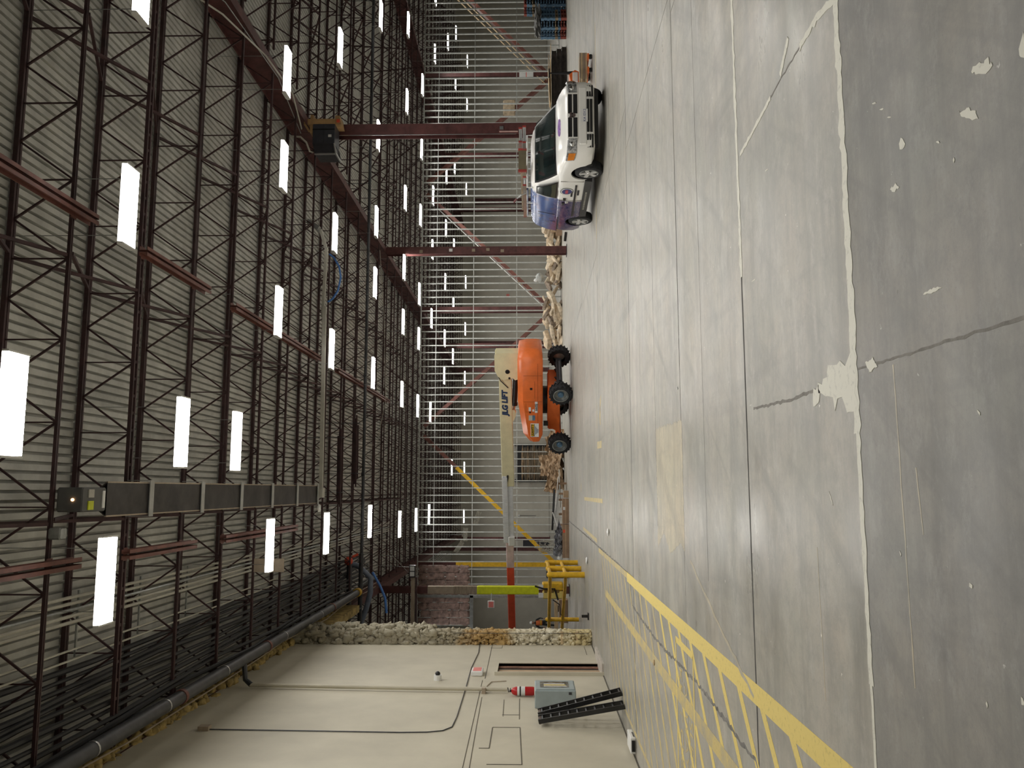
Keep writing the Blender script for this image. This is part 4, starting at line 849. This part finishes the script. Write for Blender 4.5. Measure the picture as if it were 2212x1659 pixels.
vb(MB().bar((-1.25,-1.0,1.08),(-1.25,-.90,1.55), .012, .012), 'door_seam', M_BLKP); vb(MB().bar((-.05,-1.035,.34),(-.05,-1.02,1.02), .010, .012), 'door_seam', M_CAULK, body); vb(MB().bar((1.28,-1.035,.42),(1.28,-1.02,1.0), .010, .012), 'door_seam', M_CAULK, body)
vb(MB().bar((-1.35,-1.035,1.0),(-2.7,-1.0,1.0), .012, .02), 'slide_rail', M_BLKP, body); vb(MB().bar((-1.9,-1.0,1.05),(-1.9,-.86,1.5), .012, .01), 'door_seam', M_BLKP)
vb(MB().bar((1.05,-1.04,.60),(-1.25,-1.04,.60), .03, .05), 'side_moulding', M_BLKP, body); vb(MB().prism([(-1.3,.22),(1.32,.22),(1.36,.40),(-1.34,.40)], -1.045, -.9, 'y'), 'side_skirt', mat('grey_skirt', (.045,.045,.047), .5), body)
vb(MB().bbox(-.02,.12,-1.06,-1.02,.83,.90,.01), 'door_handle', M_BLKP, body); vb(MB().blob((-.12,-1.05,.80), .05,.04,.045, 2, 0), 'fuel_door_ball', M_CHROME, body); vb(MB().bbox(-.35,-.2,-1.06,-1.02,.86,.92,.01), 'door_handle', M_BLKP, body)
# badge on the door: blue oval with white ring and a red bar
def disc(cx, cz, rx, rz, y, t=.004, n=24): return MB().prism([(cx+rx*math.cos(i*2*math.pi/n), cz+rz*math.sin(i*2*math.pi/n)) for i in range(n)], y-t, y, 'y')
vb(disc(.62,.82,.235,.17,-1.030), 'badge_rim', M_BLKP, body); vb(disc(.62,.82,.215,.155,-1.034), 'badge_ring', M_WHITE, body); vb(disc(.62,.82,.18,.128,-1.038), 'badge_field', mat('badge_blue', (.05,.06,.22), .4), body); vb(MB().box(.50,.74,-1.046,-1.040,.79,.86), 'badge_bar', mat('badge_red', (.5,.08,.12), .4), body)
for i, (a, b, z) in enumerate(((.25,.62,.665),(.35,.68,.50))):
    x = a
    while x < b: vb(MB().box(x,x+.030,-1.041,-1.036,z,z+.05), 'door_script_mark', M_DGREY, body); x += .045
x = -.72
while x < .62: vb(MB().box(x,x+.028,-1.050,-1.046,.30,.345), 'skirt_script_mark', M_PVC, body); x += .075
# front end
vb(MB().box(2.74,2.775,-.56,.56,.64,.885), 'grille_surround', M_VAN, body)
for y0, y1 in ((-.52,-.05),(.05,.52)):
    for z0, z1 in ((.66,.755),(.785,.875)):
        g = vb(MB().box(2.765,2.782,y0,y1,z0,z1), 'grille_opening', M_BLKP, body)
        for j in range(2): vb(MB().box(2.780,2.787,y0+.01,y1-.01,z0+.025+.035*j,z0+.035+.035*j), 'grille_slat', M_DGREY, g)
em_ = vb(MB().prism([(-.07,.80),(-.05,.85),(0,.83),(.05,.85),(.07,.80),(.04,.72),(0,.70),(-.04,.72)], 2.78, 2.80, 'x'), 'ram_head_emblem', M_CHROME, body)
for y in (-.03,.03): vb(MB().box(2.80,2.806,y-.012,y+.012,.76,.80), 'emblem_mark', M_BLKP, em_)
for s in (-1,1):
    hl = vb(MB().loft([[(2.79,s*.56,.665),(2.74,s*.76,.67),(2.675,s*.88,.685),(2.50,s*.985,.73)],[(2.785,s*.56,.86),(2.73,s*.76,.875),(2.665,s*.875,.885),(2.47,s*.98,.905)],[(2.70,s*.56,.885),(2.66,s*.75,.90),(2.60,s*.85,.905),(2.42,s*.95,.925)]], False, False), 'headlight', M_CLEAR, body, True)
    vb(MB().loft([[(2.685,s*.885,.70),(2.53,s*.985,.74)],[(2.675,s*.88,.865),(2.505,s*.98,.885)]], False, False), 'turn_signal', M_AMBER, hl); vb(MB().blob((2.74,s*.68,.78), .05,.07,.06, 1, 0), 'lamp_reflector', M_CHROME, hl, True)
    for z in (.29,.345,.40): vb(MB().loft([[(2.70,s*.46,z),(2.62,s*.76,z)],[(2.790,s*.46,z),(2.735,s*.76,z)],[(2.790,s*.46,z+.04),(2.735,s*.76,z+.04)],[(2.70,s*.46,z+.04),(2.62,s*.76,z+.04)]], False, False), 'bumper_vent', M_BLKP, body)
for z in (.31,.385): vb(MB().box(2.76,2.785,-.40,.40,z,z+.055), 'bumper_intake', M_BLKP, body)
vb(MB().bbox(2.68,2.775,-.70,.70,.44,.62,.02), 'bumper', M_VAN, body); vb(MB().box(2.45,2.70,-.66,.66,.17,.27), 'air_dam', M_BLKP, body)
pl = vb(MB().box(2.782,2.792,-.155,.155,.42,.575), 'number_plate', M_WHITE, body); lettering('KA 0312', .085, mat('plate_blue', (.05,.07,.25), .5), pl, frame((2.793,0,.49), (0,1,0), (0,0,1)), depth=.001)
hood_logo = vb(MB().loft([[(2.12+.07*math.cos(i*math.pi/8), .22*math.sin(i*math.pi/8), 1.053-.135*(.07*math.cos(i*math.pi/8))/.3+.010) for i in range(16)],[(2.12+.07*math.cos(i*math.pi/8), .22*math.sin(i*math.pi/8), 1.053-.135*(.07*math.cos(i*math.pi/8))/.3) for i in range(16)]]), 'hood_logo', mat('purple_logo', (.25,.10,.42), .4, 0, .4, 12), body)
vb(MB().bar((1.45,-.5,1.17),(1.62,-.05,1.15), .02, .02), 'wiper', M_BLKP); vb(MB().bar((1.45,.2,1.17),(1.62,.6,1.15), .02, .02), 'wiper', M_BLKP)
vb(MB().box(2.745,2.75,-.2,.2,.60,.605), 'bumper_seam', M_CAULK, body)
seat = [vb(MB().bbox(.15,.32,y-.2,y+.2,.9,1.42,.05), 'seat_back', M_DGREY) for y in (-.42,.42)]
vb(MB().box(.75,.78,.30,.36,1.30,1.37), 'parking_tag', M_WHITE)
for x in (1.8,-1.8):
    for s in (-1,1):
        w0 = s*.92; ty = vb(MB().lathe([(.20,w0-.11),(.29,w0-.115),(.325,w0-.10),(.34,w0-.06),(.34,w0+.06),(.325,w0+.10),(.29,w0+.115),(.20,w0+.11)], 28, 'y', (x,0,.34)), 'tyre', M_BLACK, None, True)
        rm = vb(MB().lathe([(.235,w0+s*.112),(.22,w0+s*.118),(.20,w0+s*.10),(.195,w0-s*.05),(0,w0-s*.05)], 24, 'y', (x,0,.34)), 'rim', M_GALV, None, True)
        for i in range(5):
            a = i*2*math.pi/5+.3; vb(MB().bar((x+.03*math.cos(a),w0+s*.10,.34+.03*math.sin(a)),(x+.215*math.cos(a),w0+s*.11,.34+.215*math.sin(a)), .085, .03, up=(0,1,0)), 'spoke', mat('silver_wheel_paint', (.62,.62,.60), .35, .2, .05), rm)
        vb(MB().lathe([(0,w0+s*.125),(.05,w0+s*.125),(.06,w0+s*.11)], 12, 'y', (x,0,.34)), 'hub_cap', M_ALU, rm, True)
# roof rack, then what lies on it
for x in (.1,-1.1,-2.2): vb(MB().tube([(x,-.72,1.68),(x,-.72,1.84),(x,.72,1.84),(x,.72,1.68)], .022, 8), 'rack_bar', M_WHITE)
vb(MB().tube([(-.35,-.7,1.86),(-.3,-.78,2.0),(-.5,-.8,2.12)], .018, 6), 'rack_clamp', M_ALU); vb(MB().tube([(-.5,-.8,2.12),(-.72,-.82,2.2)], .028, 6), 'clamp_grip', mat('maroon_grip', (.12,.02,.02), .6))
def on_van(name, lb, cat): return thing(name, lb, cat, (VX,VY,0), -math.pi/2)
def ladder(lb, x0, x1, yc, z, w, m):
    t = on_van('ladder', lb, 'ladder')
    for s in (-1,1):
        vb(MB().bar((x0,yc+s*w/2,z),(x1,yc+s*w/2,z), .03, .08), 'rail', m, t)
        for x in (x0,x1): vb(MB().box(x-.02,x+.02,yc+s*w/2-.018,yc+s*w/2+.018,z-.045,z+.045), 'rail_end', mat('dull_red_cap', (.35,.05,.04), .6), t)
    x = x0+.2
    while x < x1: vb(MB().tube([(x,yc-w/2,z),(x,yc+w/2,z)], .016, 6), 'rung', M_ALU, t); x += .3
ladder('aluminium ladder with red rail ends lying on the van roof', -2.0, 1.0, .35, 1.91, .42, M_ALU); ladder('short aluminium ladder stacked on top of the long one', -1.2, .9, .38, 2.01, .36, M_ALU); ladder('narrow step ladder at the near edge of the van roof', -2.3, .2, -.58, 1.91, .22, M_ALU)
for i, (x0, x1, y, z) in enumerate(((-3.2,.45,-.18,1.89),(-3.1,.40,-.30,1.89),(-3.0,.35,-.18,1.94),(-3.3,.30,-.30,1.94),(-2.9,.45,-.24,1.99))):
    t = on_van('lumber_plank', f"weathered plank on the van roof, {ordn(i)} of the bundle", 'plank'); t['group'] = 'planks on the van roof'; vb(MB().box(x0,x1,y-.055,y+.055,z-.022,z+.022), 'board', M_WOODG, t)
t = on_van('tool_board', 'brown board with red ends on the van roof', 'board'); vb(MB().box(.55,.60,-.45,.12,1.86,2.06), 'panel', mat('olive_board', (.18,.15,.09), .7), t); [vb(MB().box(.545,.605,y-.03,y+.03,1.85,2.07), 'end_strip', mat('dull_red_cap', (.35,.05,.04), .6), t) for y in (-.45,.12)]
# ================================================================== RIGHT SIDE GOODS
# pallet stacks
def pallet_meshes():
    W, D = 1.20, 1.0
    deck = MB()
    for i in range(7): deck.box(-W/2, W/2, -D/2+i*(D-.11)/6, -D/2+i*(D-.11)/6+.11, .105, .135)
    blk = MB().box(-.08,.08,-.06,.06,.02,.105); run = MB().box(-W/2,W/2,-.06,.06,0,.02)
    return deck, blk, run
dkm, blm, rnm = pallet_meshes()
def pallet(x, y, z, rz, m, lb):
    key = m.name; t = thing('pallet', lb, 'pallet', (x,y,z), rz, 'stacked pallets'); PM.setdefault(key, (dkm.mesh('deck', m), blm.mesh('block', m), rnm.mesh('runner', m)))
    a, b, c = PM[key]; link('deck', a, t)
    for yy in (-.44,0,.44):
        link('runner', c, t, (0,yy,0))
        for xx in (-.52,0,.52): link('block', b, t, (xx,yy,0))
PM = {}
M_PW = mat('grey_wood_pallet', (.33,.25,.16), .8, 0, .2, 4)
cols = [('dark red',M_REDP),('faded red',M_REDP),('blue',M_BLUEP),('brown wooden',M_PW),('blue',M_BLUEP),('blue',M_BLUEP),('blue',M_BLUEP),('blue',M_BLUEP),('blue',M_BLUEP)]
for i, (cn, m) in enumerate(cols): pallet(22.55, 37.75, .137*i, .70+.02*math.sin(i*3), m, f"{cn} pallet, {ordn(i)} from the floor in the nearer stack")
cols2 = [('blue',M_BLUEP)]*11+[('wooden',M_PW),('blue',M_BLUEP),('blue',M_BLUEP),('red',M_REDP)]
for i, (cn, m) in enumerate(cols2): pallet(24.0, 38.2, .137*i, .75+.02*math.sin(i*2), m, f"{cn} pallet, {ordn(i)} from the floor in the taller stack at the edge")
o = MB().blob((22.6,37.6,1.36), .62,.5,.18, 4, 1.0, 0, .8, 3).build('grey_tarp', mat('grey_tarp', (.16,.16,.155), .6, 0, .3, 5)); tag(o, 'crumpled grey tarp on top of the nearer pallet stack', 'tarp')
# stacked dark steel beams with boards on top
for i in range(9):
    lv, k = divmod(i, 3); z = .12+lv*.24; y = 37.3+k*.42
    o = ibeam((17.6+.22*k, y, z),(21.2-.1*lv, y+.15, z), .22, .18, .018, .014).build('steel_beam', mat('dark_brown_steel', (.06,.048,.042), .5, 0, .3, 6)); tag(o, f"dark stacked steel beam behind the van, row {lv+1} from the floor, {ordn(k)} from the camera", 'beam', 'stacked dark beams')
for i, (x0, x1, y, z, tl, m) in enumerate(((18.2,21.3,37.35,.76,.0,M_WOOD),(18.0,20.6,37.6,.79,.0,M_WOOD),(18.9,21.0,37.9,.82,.04,M_WOODG),(18.3,20.2,37.45,.83,.05,M_WOOD))):
    o = MB().bar((x0,y,z),(x1,y+.25,z+tl), .55, .025).build('plywood_sheet', m); tag(o, ['long pale plywood sheet lying on the dark beams','shorter plywood sheet over the long one','grey weathered board tilted on the plywood sheets','topmost pale board slanting over the beam stack'][i], 'board')
for x in (18.5,20.9): o = MB().box(x-.06,x+.06,37.15,38.4,0,.012).build('timber_bearer', M_WOODG); tag(o, 'flat timber bearer under the left end of the dark beams' if x < 20 else 'flat timber bearer under the right end of the dark beams', 'timber')
tag(MB().bbox(16.7,17.3,37.0,37.7,0,.9,.03).build('blue_crate', M_BLUEP), 'blue crate behind the van beside the dark beams', 'crate')
# pallet truck with lumber
t = thing('pallet_truck', 'orange pallet truck with black handle right of the van', 'pallet truck', (11.95,23.0,0))
MB().prism([(11.72,.55),(12.02,.62),(12.16,.45),(12.10,.32),(11.72,.32)], 22.75, 23.0, 'y').build('pump_housing', M_ORANGE, t); MB().bbox(11.78,12.08,22.72,22.78,.36,.52,.01).build('decal_plate', M_WHITE, t)
MB().tube([(12.12,22.85,.45),(12.12,22.85,.62),(12.12,22.85,1.18)], [.06,.045,.02], 8).build('handle', M_BLKP, t, True); MB().tube([(11.98,22.85,1.2),(12.26,22.85,1.2)], .02, 8).build('grip', M_BLKP, t)
for x in (11.75,12.15): MB().box(x-.08,x+.08,21.95,22.75,.09,.14).build('fork', M_ORANGE, t)
MB().tube([(11.9,22.85,.10),(12.1,22.85,.10)], .10, 14).build('steer_wheel', M_BLKP, t, True)
for x in (11.75,12.15): MB().tube([(x-.05,22.0,.05),(x+.05,22.0,.05)], .05, 10).build('fork_roller', M_BLKP, t, True)
for i in range(10):
    lv, k = divmod(i, 2); o = MB().box(11.50+.02*(i%3),12.30-.02*(i%2),22.05+.18*k,22.20+.18*k,.141+.044*lv,.181+.044*lv).build('short_board', M_WOOD if i%3 == 0 else M_WOODG); tag(o, f"short sawn board on the pallet truck, {ordn(lv)} layer up, {'front' if k == 0 else 'back'} row", 'board', 'boards on the pallet truck')
# ================================================================== RUBBLE HEAP
rr = random.Random(11)
def slab_mesh(l, w, h, seed):
    mb = MB(); q = random.Random(seed); n = 6
    ring = [((l/2)*math.cos(a)*q.uniform(.85,1.25), (w/2)*math.sin(a)*q.uniform(.85,1.25)) for a in [(i+.5)*2*math.pi/n for i in range(n)]]
    return mb.loft([[(x,y,-h/2+q.uniform(-.02,.02)) for x,y in ring],[(x*1.03,y*1.03,q.uniform(-.02,.02)) for x,y in ring],[(x*.97,y*.97,h/2+q.uniform(-.03,.03)) for x,y in ring]])
kinds = [slab_mesh(rr.uniform(.7,1.3), rr.uniform(.35,.6), rr.uniform(.10,.24), s).mesh('rubble_piece', (M_RUB, M_RUB2, M_RUB3, M_RUB, M_RUB2)[s%5]) for s in range(10)]
n_r = 0
for i in range(84):
    x = rr.uniform(7.9,15.9); h = .95*max(.25, 1-abs((x-10.2)/7.5)**2); lay = rr.random()
    z = .10+lay*h*.85; y = 45.35+lay*.45+rr.uniform(-.15,.3)
    o = link('rubble_piece', kinds[i%10], None, (x,y,z), (rr.uniform(-.7,.7), rr.uniform(-.6,.6), rr.uniform(-.7,.7)))
    tag(o, 'broken tan board piece in the heap along the stud wall', 'rubble', 'broken boards in the heap along the studs')
for i in range(8):
    x = 14.3+.28*i*.6; o = link('rubble_piece', kinds[(i*3)%10], None, (x,45.4,.55+.12*(i%4)), (.2*i,.15,.1*i)); tag(o, 'broken tan board piece in the heap along the stud wall', 'rubble', 'broken boards in the heap along the studs')
tag(MB().bbox(14.2,15.4,44.6,45.1,0,.34,.01).build('cardboard_box', M_CARD), 'brown cardboard box at the heap end beside the van', 'box'); tag(MB().bbox(14.4,15.2,44.62,45.1,.34,.6,.01).build('cardboard_box', M_CARDL), 'smaller carton on the brown box beside the van', 'box')
tag(MB().blob((11.9,45.6,1.25), .30,.25,.22, 5, .5).build('plastic_bag', mat('clear_bag', (.55,.57,.55), .2, 0, .2, 6), None, True), 'clear plastic bag lying on top of the rubble heap', 'bag'); tag(MB().blob((11.75,45.5,1.46), .10,.10,.12, 2, .2).build('bag_knot', M_WHITE, None, True), 'white knotted bundle over the clear bag on the heap', 'bag')
tag(MB().bar((12.25,38.35,.06),(11.9,38.6,.10), .12, .12).build('black_offcut', M_BLKP), 'small black offcut on the floor at the column foot', 'offcut')
# ================================================================== LEFT GOODS ALONG THE STUDS
rr = random.Random(21)
for i in range(16):
    x = rr.uniform(.1,3.0); lay = rr.random(); y = 44.4+rr.uniform(-.3,.4); z = .25+lay*.75*(1-abs(x-1.4)/2.6)
    mb = MB(); n = 9; q = random.Random(i+40); L_, W_ = rr.uniform(.8,1.4), rr.uniform(.5,.8)
    off = Vector((i*7.3,i*2.1,0))
    g = [[(L_*(a/(n-1)-.5), W_*(b/(n-1)-.5), .22*noise.noise(Vector((a*.7,b*.7,0))+off)+.10*noise.noise(Vector((a*1.9,b*1.9,3))+off)) for b in range(n)] for a in range(n)]
    mb.loft(g, False, False); mb.loft([[(p[0],p[1],p[2]-.015) for p in r] for r in g], False, False)
    o = link('kraft_paper', mb.mesh('kraft_paper', M_KRAFT), None, (x,y,z), (rr.uniform(.6,1.6), rr.uniform(-.4,.4), rr.uniform(-.5,.5)))
    tag(o, 'crumpled brown kraft sheet in the heap left of the boom lift', 'paper', 'crumpled kraft sheets')
def crumple(name, m, loc, L_, W_, rot, seed, lb, cat, amp=.22, n=10, hang=False):
    off = Vector((seed*7.3,seed*2.1,0)); g = [[(L_*(a/(n-1)-.5), W_*(b/(n-1)-.5), amp*noise.noise(Vector((a*.6,b*.6,0))+off)+amp*.6*noise.noise(Vector((a*1.7,b*1.7,3))+off)) for b in range(n)] for a in range(n)]
    mb = MB().loft(g, False, False); mb.loft([[(p[0],p[1],p[2]-.012) for p in r] for r in g], False, False)
    o = tag(link(name, mb.mesh(name, m), None, loc, rot), lb, cat)
    if hang:
        w = link('hanging_wire', MB().box(loc[0]-.01,loc[0]+.01,loc[1]-.01,loc[1]+.01,loc[2],9.73).mesh('hanging_wire', M_GALV), o); w.matrix_parent_inverse = (Matrix.Translation(loc) @ o.rotation_euler.to_matrix().to_4x4()).inverted()
    return o
def carton(x0, x1, y0, y1, z0, z1, lb, m=M_CARD, sticker=None):
    t = thing('carton', lb, 'carton', ((x0+x1)/2,(y0+y1)/2,z0)); MB().bbox(x0,x1,y0,y1,z0,z1,.008).build('box', m, t); MB().box(x0+.01,x1-.01,y0-.004,y0+.004,(z0+z1)/2-.02,(z0+z1)/2+.02).build('tape', M_CARDL, t)
    if sticker: MB().box(sticker[0],sticker[0]+.14,y0-.006,y0-.003,z1-.13,z1-.03).build('sticker', sticker[1], t)
carton(-1.58,-.42,39.1,39.6,0,.30,'long brown carton with white sticker nearest the boom lift',M_CARD,(-.95,M_WHITE)); carton(-3.16,-1.62,39.1,39.6,0,.31,'long brown carton with red sticker near the yellow column',M_CARD,(-2.0,M_RED)); carton(-.38,-.05,39.2,39.55,0,.24,'small open brown carton at the end of the row',M_CARDL)
tag(MB().blob((-2.45,39.4,.46), .70,.24,.15, 9, 1.1).build('film_bundle', M_FOIL), 'crumpled dark film bundle lying on the long cartons', 'bundle')
crumple('plastic_film', mat('shiny_grey_film', (.42,.43,.46), .2, .2, .5, 8), (-2.5,39.25,.52), 1.2, .4, (.9,.1,.05), 4, 'shiny grey film sheet over the dark bundle on the cartons', 'film', .2, 14)
tag(MB().blob((-3.12,39.25,.42), .16,.12,.13, 3, .3).build('white_bag', M_WHITE, None, True), 'white bag at the end of the dark film bundle', 'bag')
for i, (p, q, w, h, m) in enumerate((((-1.2,41,.60),(.6,41.4,.42),.5,.03,M_WHITE),((-2.0,41.5,.72),(0,41.6,.60),.12,.10,M_BLKP),((-1.6,40.6,.66),(.2,40.6,.36),.06,.06,M_GALV),((-2.2,40.5,.35),(-1.1,40.6,.72),.05,.05,M_WHITE),((-.9,41.9,.3),(1.0,42.0,.34),.5,.04,M_PVC))):
    tag(MB().bar(p,q,w,h).build('loose_board' if w > .2 else 'loose_pole', m), ['white sheet leaning behind the long cartons','black pole lying behind the white sheet','grey metal angle propped on the cartons','thin white batten propped on the cartons','pale low board lying near the kraft heap'][i], 'board' if w > .2 else 'pole')
for i, (x, y) in enumerate(((-1.2,41.1),(-.5,41.2),(.3,41.4),(-1.7,40.6),(-.2,40.6))): tag(MB().box(x-.05,x+.05,y-.12,y+.12,0,.40 if i < 4 else .42).build('support_block', M_CARD), f"brown block propping the loose boards, {ordn(i)} of the row", 'block')
# clutter by the wrapped column
tag(MB().blob((-3.7,39.2,.33), .34,.3,.32, 6, .5).build('plastic_heap', mat('clear_bag', (.55,.57,.55)), None, True), 'pale crumpled plastic behind the guard rail', 'plastic'); tag(MB().bbox(-4.2,-3.85,40.2,40.7,0,1.05,.03).build('steel_cabinet', M_DGREY), 'dark grey cabinet behind the wrapped column guard', 'cabinet')
tag(MB().bbox(-6.4,-5.3,41,41.6,0,.42,.02).build('brown_case', M_CARD), 'brown case with dark lid left of the wrapped column', 'case'); tag(MB().box(-9.5,-5.6,43.0,43.25,.42,.60).build('timber_beam', M_WOOD), 'long pale timber beam lying low beyond the guard rail', 'timber')
for x in (-9.0,-7.4,-6.0): tag(MB().box(x-.15,x+.15,42.95,43.3,0,.42).build('black_trestle', M_BLKP), {-9.0:'black trestle under the left of the timber beam',-7.4:'black trestle under the middle of the timber beam',-6.0:'black trestle under the right of the timber beam'}[x], 'trestle')
t = thing('hanging_sign', 'white and pink sign hanging in front of the lime wrapped column', 'sign', (-5.1,38.5,3.45)); MB().bbox(-5.35,-5.02,38.4,38.5,3.45,3.75,.02).build('sign_box', M_WHITE, t); MB().box(-5.31,-5.06,38.39,38.40,3.49,3.71).build('sign_face', M_PINK, t); MB().bar((-5.1,38.48,3.6),(-4.72,38.80,3.6), .04, .04).build('bracket_arm', M_GALV, t)
# ================================================================== BACK ROOM
t = thing('loading_door', 'black framed opening holding bales of paper behind the studs', 'door', (2.6,83.9,0))
MB().box(1.0,4.4,83.85,83.99,0,3.3).build('dark_opening', M_BLKP, t); MB().box(.75,1.0,83.7,83.95,0,3.45).build('jamb', M_BLKP, t); MB().box(4.4,4.6,83.7,83.95,0,3.45).build('jamb', M_BLKP, t)
MB().box(.82,.88,83.66,83.7,1.2,2.4).build('jamb_strip', M_PVC, t)
for k, z in enumerate((.25,1.7,3.0)): MB().tube([(.72,83.7,z),(.55,83.6,z),(.55,83.6,z+.12),(.72,83.7,z+.12)], .02, 5).build('bracket_loop', M_TAN, t)
rr = random.Random(5)
for i in range(15):
    z = .02+i*.165; o = MB().blob((2.6+rr.uniform(-.1,.1),82.9,z+.09), 1.75,.5,.11, i, .25).build('paper_bale', M_KRAFT if i%4 == 0 else M_WOODG, None); tag(o, f"flattened paper bale in the dark opening, {ordn(i)} layer from the floor", 'bale', 'paper bales')
tag(MB().blob((2.6,82.9,2.62), 1.7,.5,.16, 31, .5).build('paper_bale', M_KRAFT), 'loose pale paper crowning the bales in the dark opening', 'bale', 'paper bales')
t = thing('pull_switch', 'small round lamp with a cord on the far back wall', 'lamp', (-2.6,83.8,1.9)); MB().blob((-2.6,83.85,3.0), .12,.1,.12, 1, 0).build('globe', M_WHITE, t, True); MB().box(-2.62,-2.58,83.86,83.9,1.3,3.0).build('cord', M_DGREY, t)
for x, lb in ((14.9,'maroon post on the back wall seen right of the boom lift'),(30.2,'maroon post on the back wall seen behind the van roof'),(-5.4,'dark doorway on the back wall right of the yellow brace foot')):
    tag(MB().box(x-(.45 if x < 0 else .3),x+(.45 if x < 0 else .3),83.75,83.99,0,2.6 if x < 0 else 7.6).build('wall_post' if x > 0 else 'doorway', M_STEEL if x > 0 else M_DGREY), lb, 'post' if x > 0 else 'doorway')
tag(MB().box(19.9,20.2,83.9,84.0,4.0,4.3).build('exit_sign', M_PINK), 'small pink exit sign far behind the van roof', 'sign')
for i, (x, y, z) in enumerate(((-3.0,56,6.2),(-1.9,56,5.4),(-3.8,56,6.6))): crumple('torn_flap', M_PVC, (x,y,z), .9, .35, (1.2,.3*i,.2), i+3, ['torn pale ceiling scrap dangling behind the left studs','second torn pale scrap dangling beside the lamps','highest torn scrap dangling behind the left studs'][i], 'scrap', .12, 10, True)
q = random.Random(8); mb = MB()
for i in range(9): mb.tube([(-3.5+q.uniform(-.45,.45), 51+q.uniform(-.1,.1), max(.02,.75+q.uniform(-.78,.9))) for k in range(6)], .018, 5)
tag(mb.build('tangled_wire', M_PVC, None, True), 'pale tangled wire bundle by the yellow brace foot', 'wire')
# ================================================================== WORKER
def skin_mesh(verts, edges, radii, name, m, sub=1):
    me = bpy.data.meshes.new(name); me.from_pydata(verts, edges, []); ob = bpy.data.objects.new(name, me); COL.objects.link(ob)
    mod = ob.modifiers.new('s','SKIN'); mod.use_smooth_shade = True
    for i, r in enumerate(radii): v = me.skin_vertices[0].data[i]; v.radius = (r if isinstance(r, tuple) else (r,r)); v.use_root = (i == 0)
    ob.modifiers.new('u','SUBSURF').levels = sub
    dg = bpy.context.evaluated_depsgraph_get(); dg.update(); r = bpy.data.meshes.new_from_object(ob.evaluated_get(dg)); bpy.data.objects.remove(ob)
    r.materials.clear(); r.materials.append(m); return r
pz = thing('person', 'worker in white helmet and orange vest standing behind the opening', 'person', (-9.2,59.0,0))
V = [(0,0,.92),(0,0,1.12),(0,0,1.38),(0,-.01,1.50),(0,-.02,1.60), (.10,0,.88),(.14,0,.48),(.17,.03,.08),(.18,-.13,.04), (-.10,0,.88),(-.14,0,.48),(-.17,.03,.08),(-.18,-.13,.04),
     (.20,0,1.42),(.33,.04,1.16),(.30,-.08,.95), (-.20,0,1.42),(-.34,.04,1.16),(-.30,-.08,.95)]
Ed = [(0,1),(1,2),(2,3),(3,4),(0,5),(5,6),(6,7),(7,8),(0,9),(9,10),(10,11),(11,12),(2,13),(13,14),(14,15),(2,16),(16,17),(17,18)]
Rd = [(.15,.12),(.15,.11),(.17,.12),.06,.055,.10,.075,.05,.045,.10,.075,.05,.045,.075,.052,.036,.075,.052,.036]
link('body', skin_mesh(V, Ed, Rd, 'body', M_CLOTH, 2), pz)
hd_ = MB()
hd_.lathe([(0,1.555),(.055,1.56),(.075,1.62),(.085,1.70),(.082,1.77),(0,1.82)], 16, 'z', (0,-.02,0)); hd_.blob((0,-.115,1.68), .016,.025,.028, 1, 0); hd_.blob((.088,-.02,1.69), .012,.022,.032, 1, 0); hd_.blob((-.088,-.02,1.69), .012,.022,.032, 1, 0)
h = hd_.build('head', M_SKIN, pz, True, False)
for s in (-1,1): MB().blob((s*.032,-.098,1.705), .012,.008,.009, 1, 0).build('eye', M_BLKP, h, True, False)
MB().box(-.028,.028,-.100,-.088,1.615,1.625).build('mouth', mat('lips', (.3,.1,.08), .6), h, False, False)
MB().lathe([(.125,1.735),(.112,1.745),(.108,1.80),(.085,1.86),(.04,1.89),(0,1.895)], 18, 'z', (0,-.02,0)).build('helmet', M_WHITE, pz, True, False)
MB().loft([[(.205*math.cos(a)*k,.150*math.sin(a)*k,z) for a in [i*math.pi/8 for i in range(16)]] for z, k in ((1.02,.86),(1.20,.90),(1.36,.98),(1.46,.80))], True, False).build('vest', M_VEST, pz, True, False)
for z in (1.10,1.24): MB().loft([[(.208*math.cos(a)*.90,.153*math.sin(a)*.90,zz) for a in [i*math.pi/8 for i in range(16)]] for zz in (z,z+.04)], True, False).build('reflective_band', M_HIVIS, pz, False, False)
for s in (-1,1):
    hn = MB().blob((s*.30,-.09,.90), .035,.02,.05, 1, .1)
    for k in range(4): hn.tube([(s*(.325-.017*k),-.095,.87),(s*(.328-.017*k),-.105,.835),(s*(.322-.017*k),-.12,.805+.004*k)], [.009,.0085,.006], 6)
    hn.tube([(s*.275,-.10,.91),(s*.265,-.13,.88),(s*.268,-.145,.855)], [.011,.010,.007], 6); hn.build('hand', M_SKIN, pz, True, False)
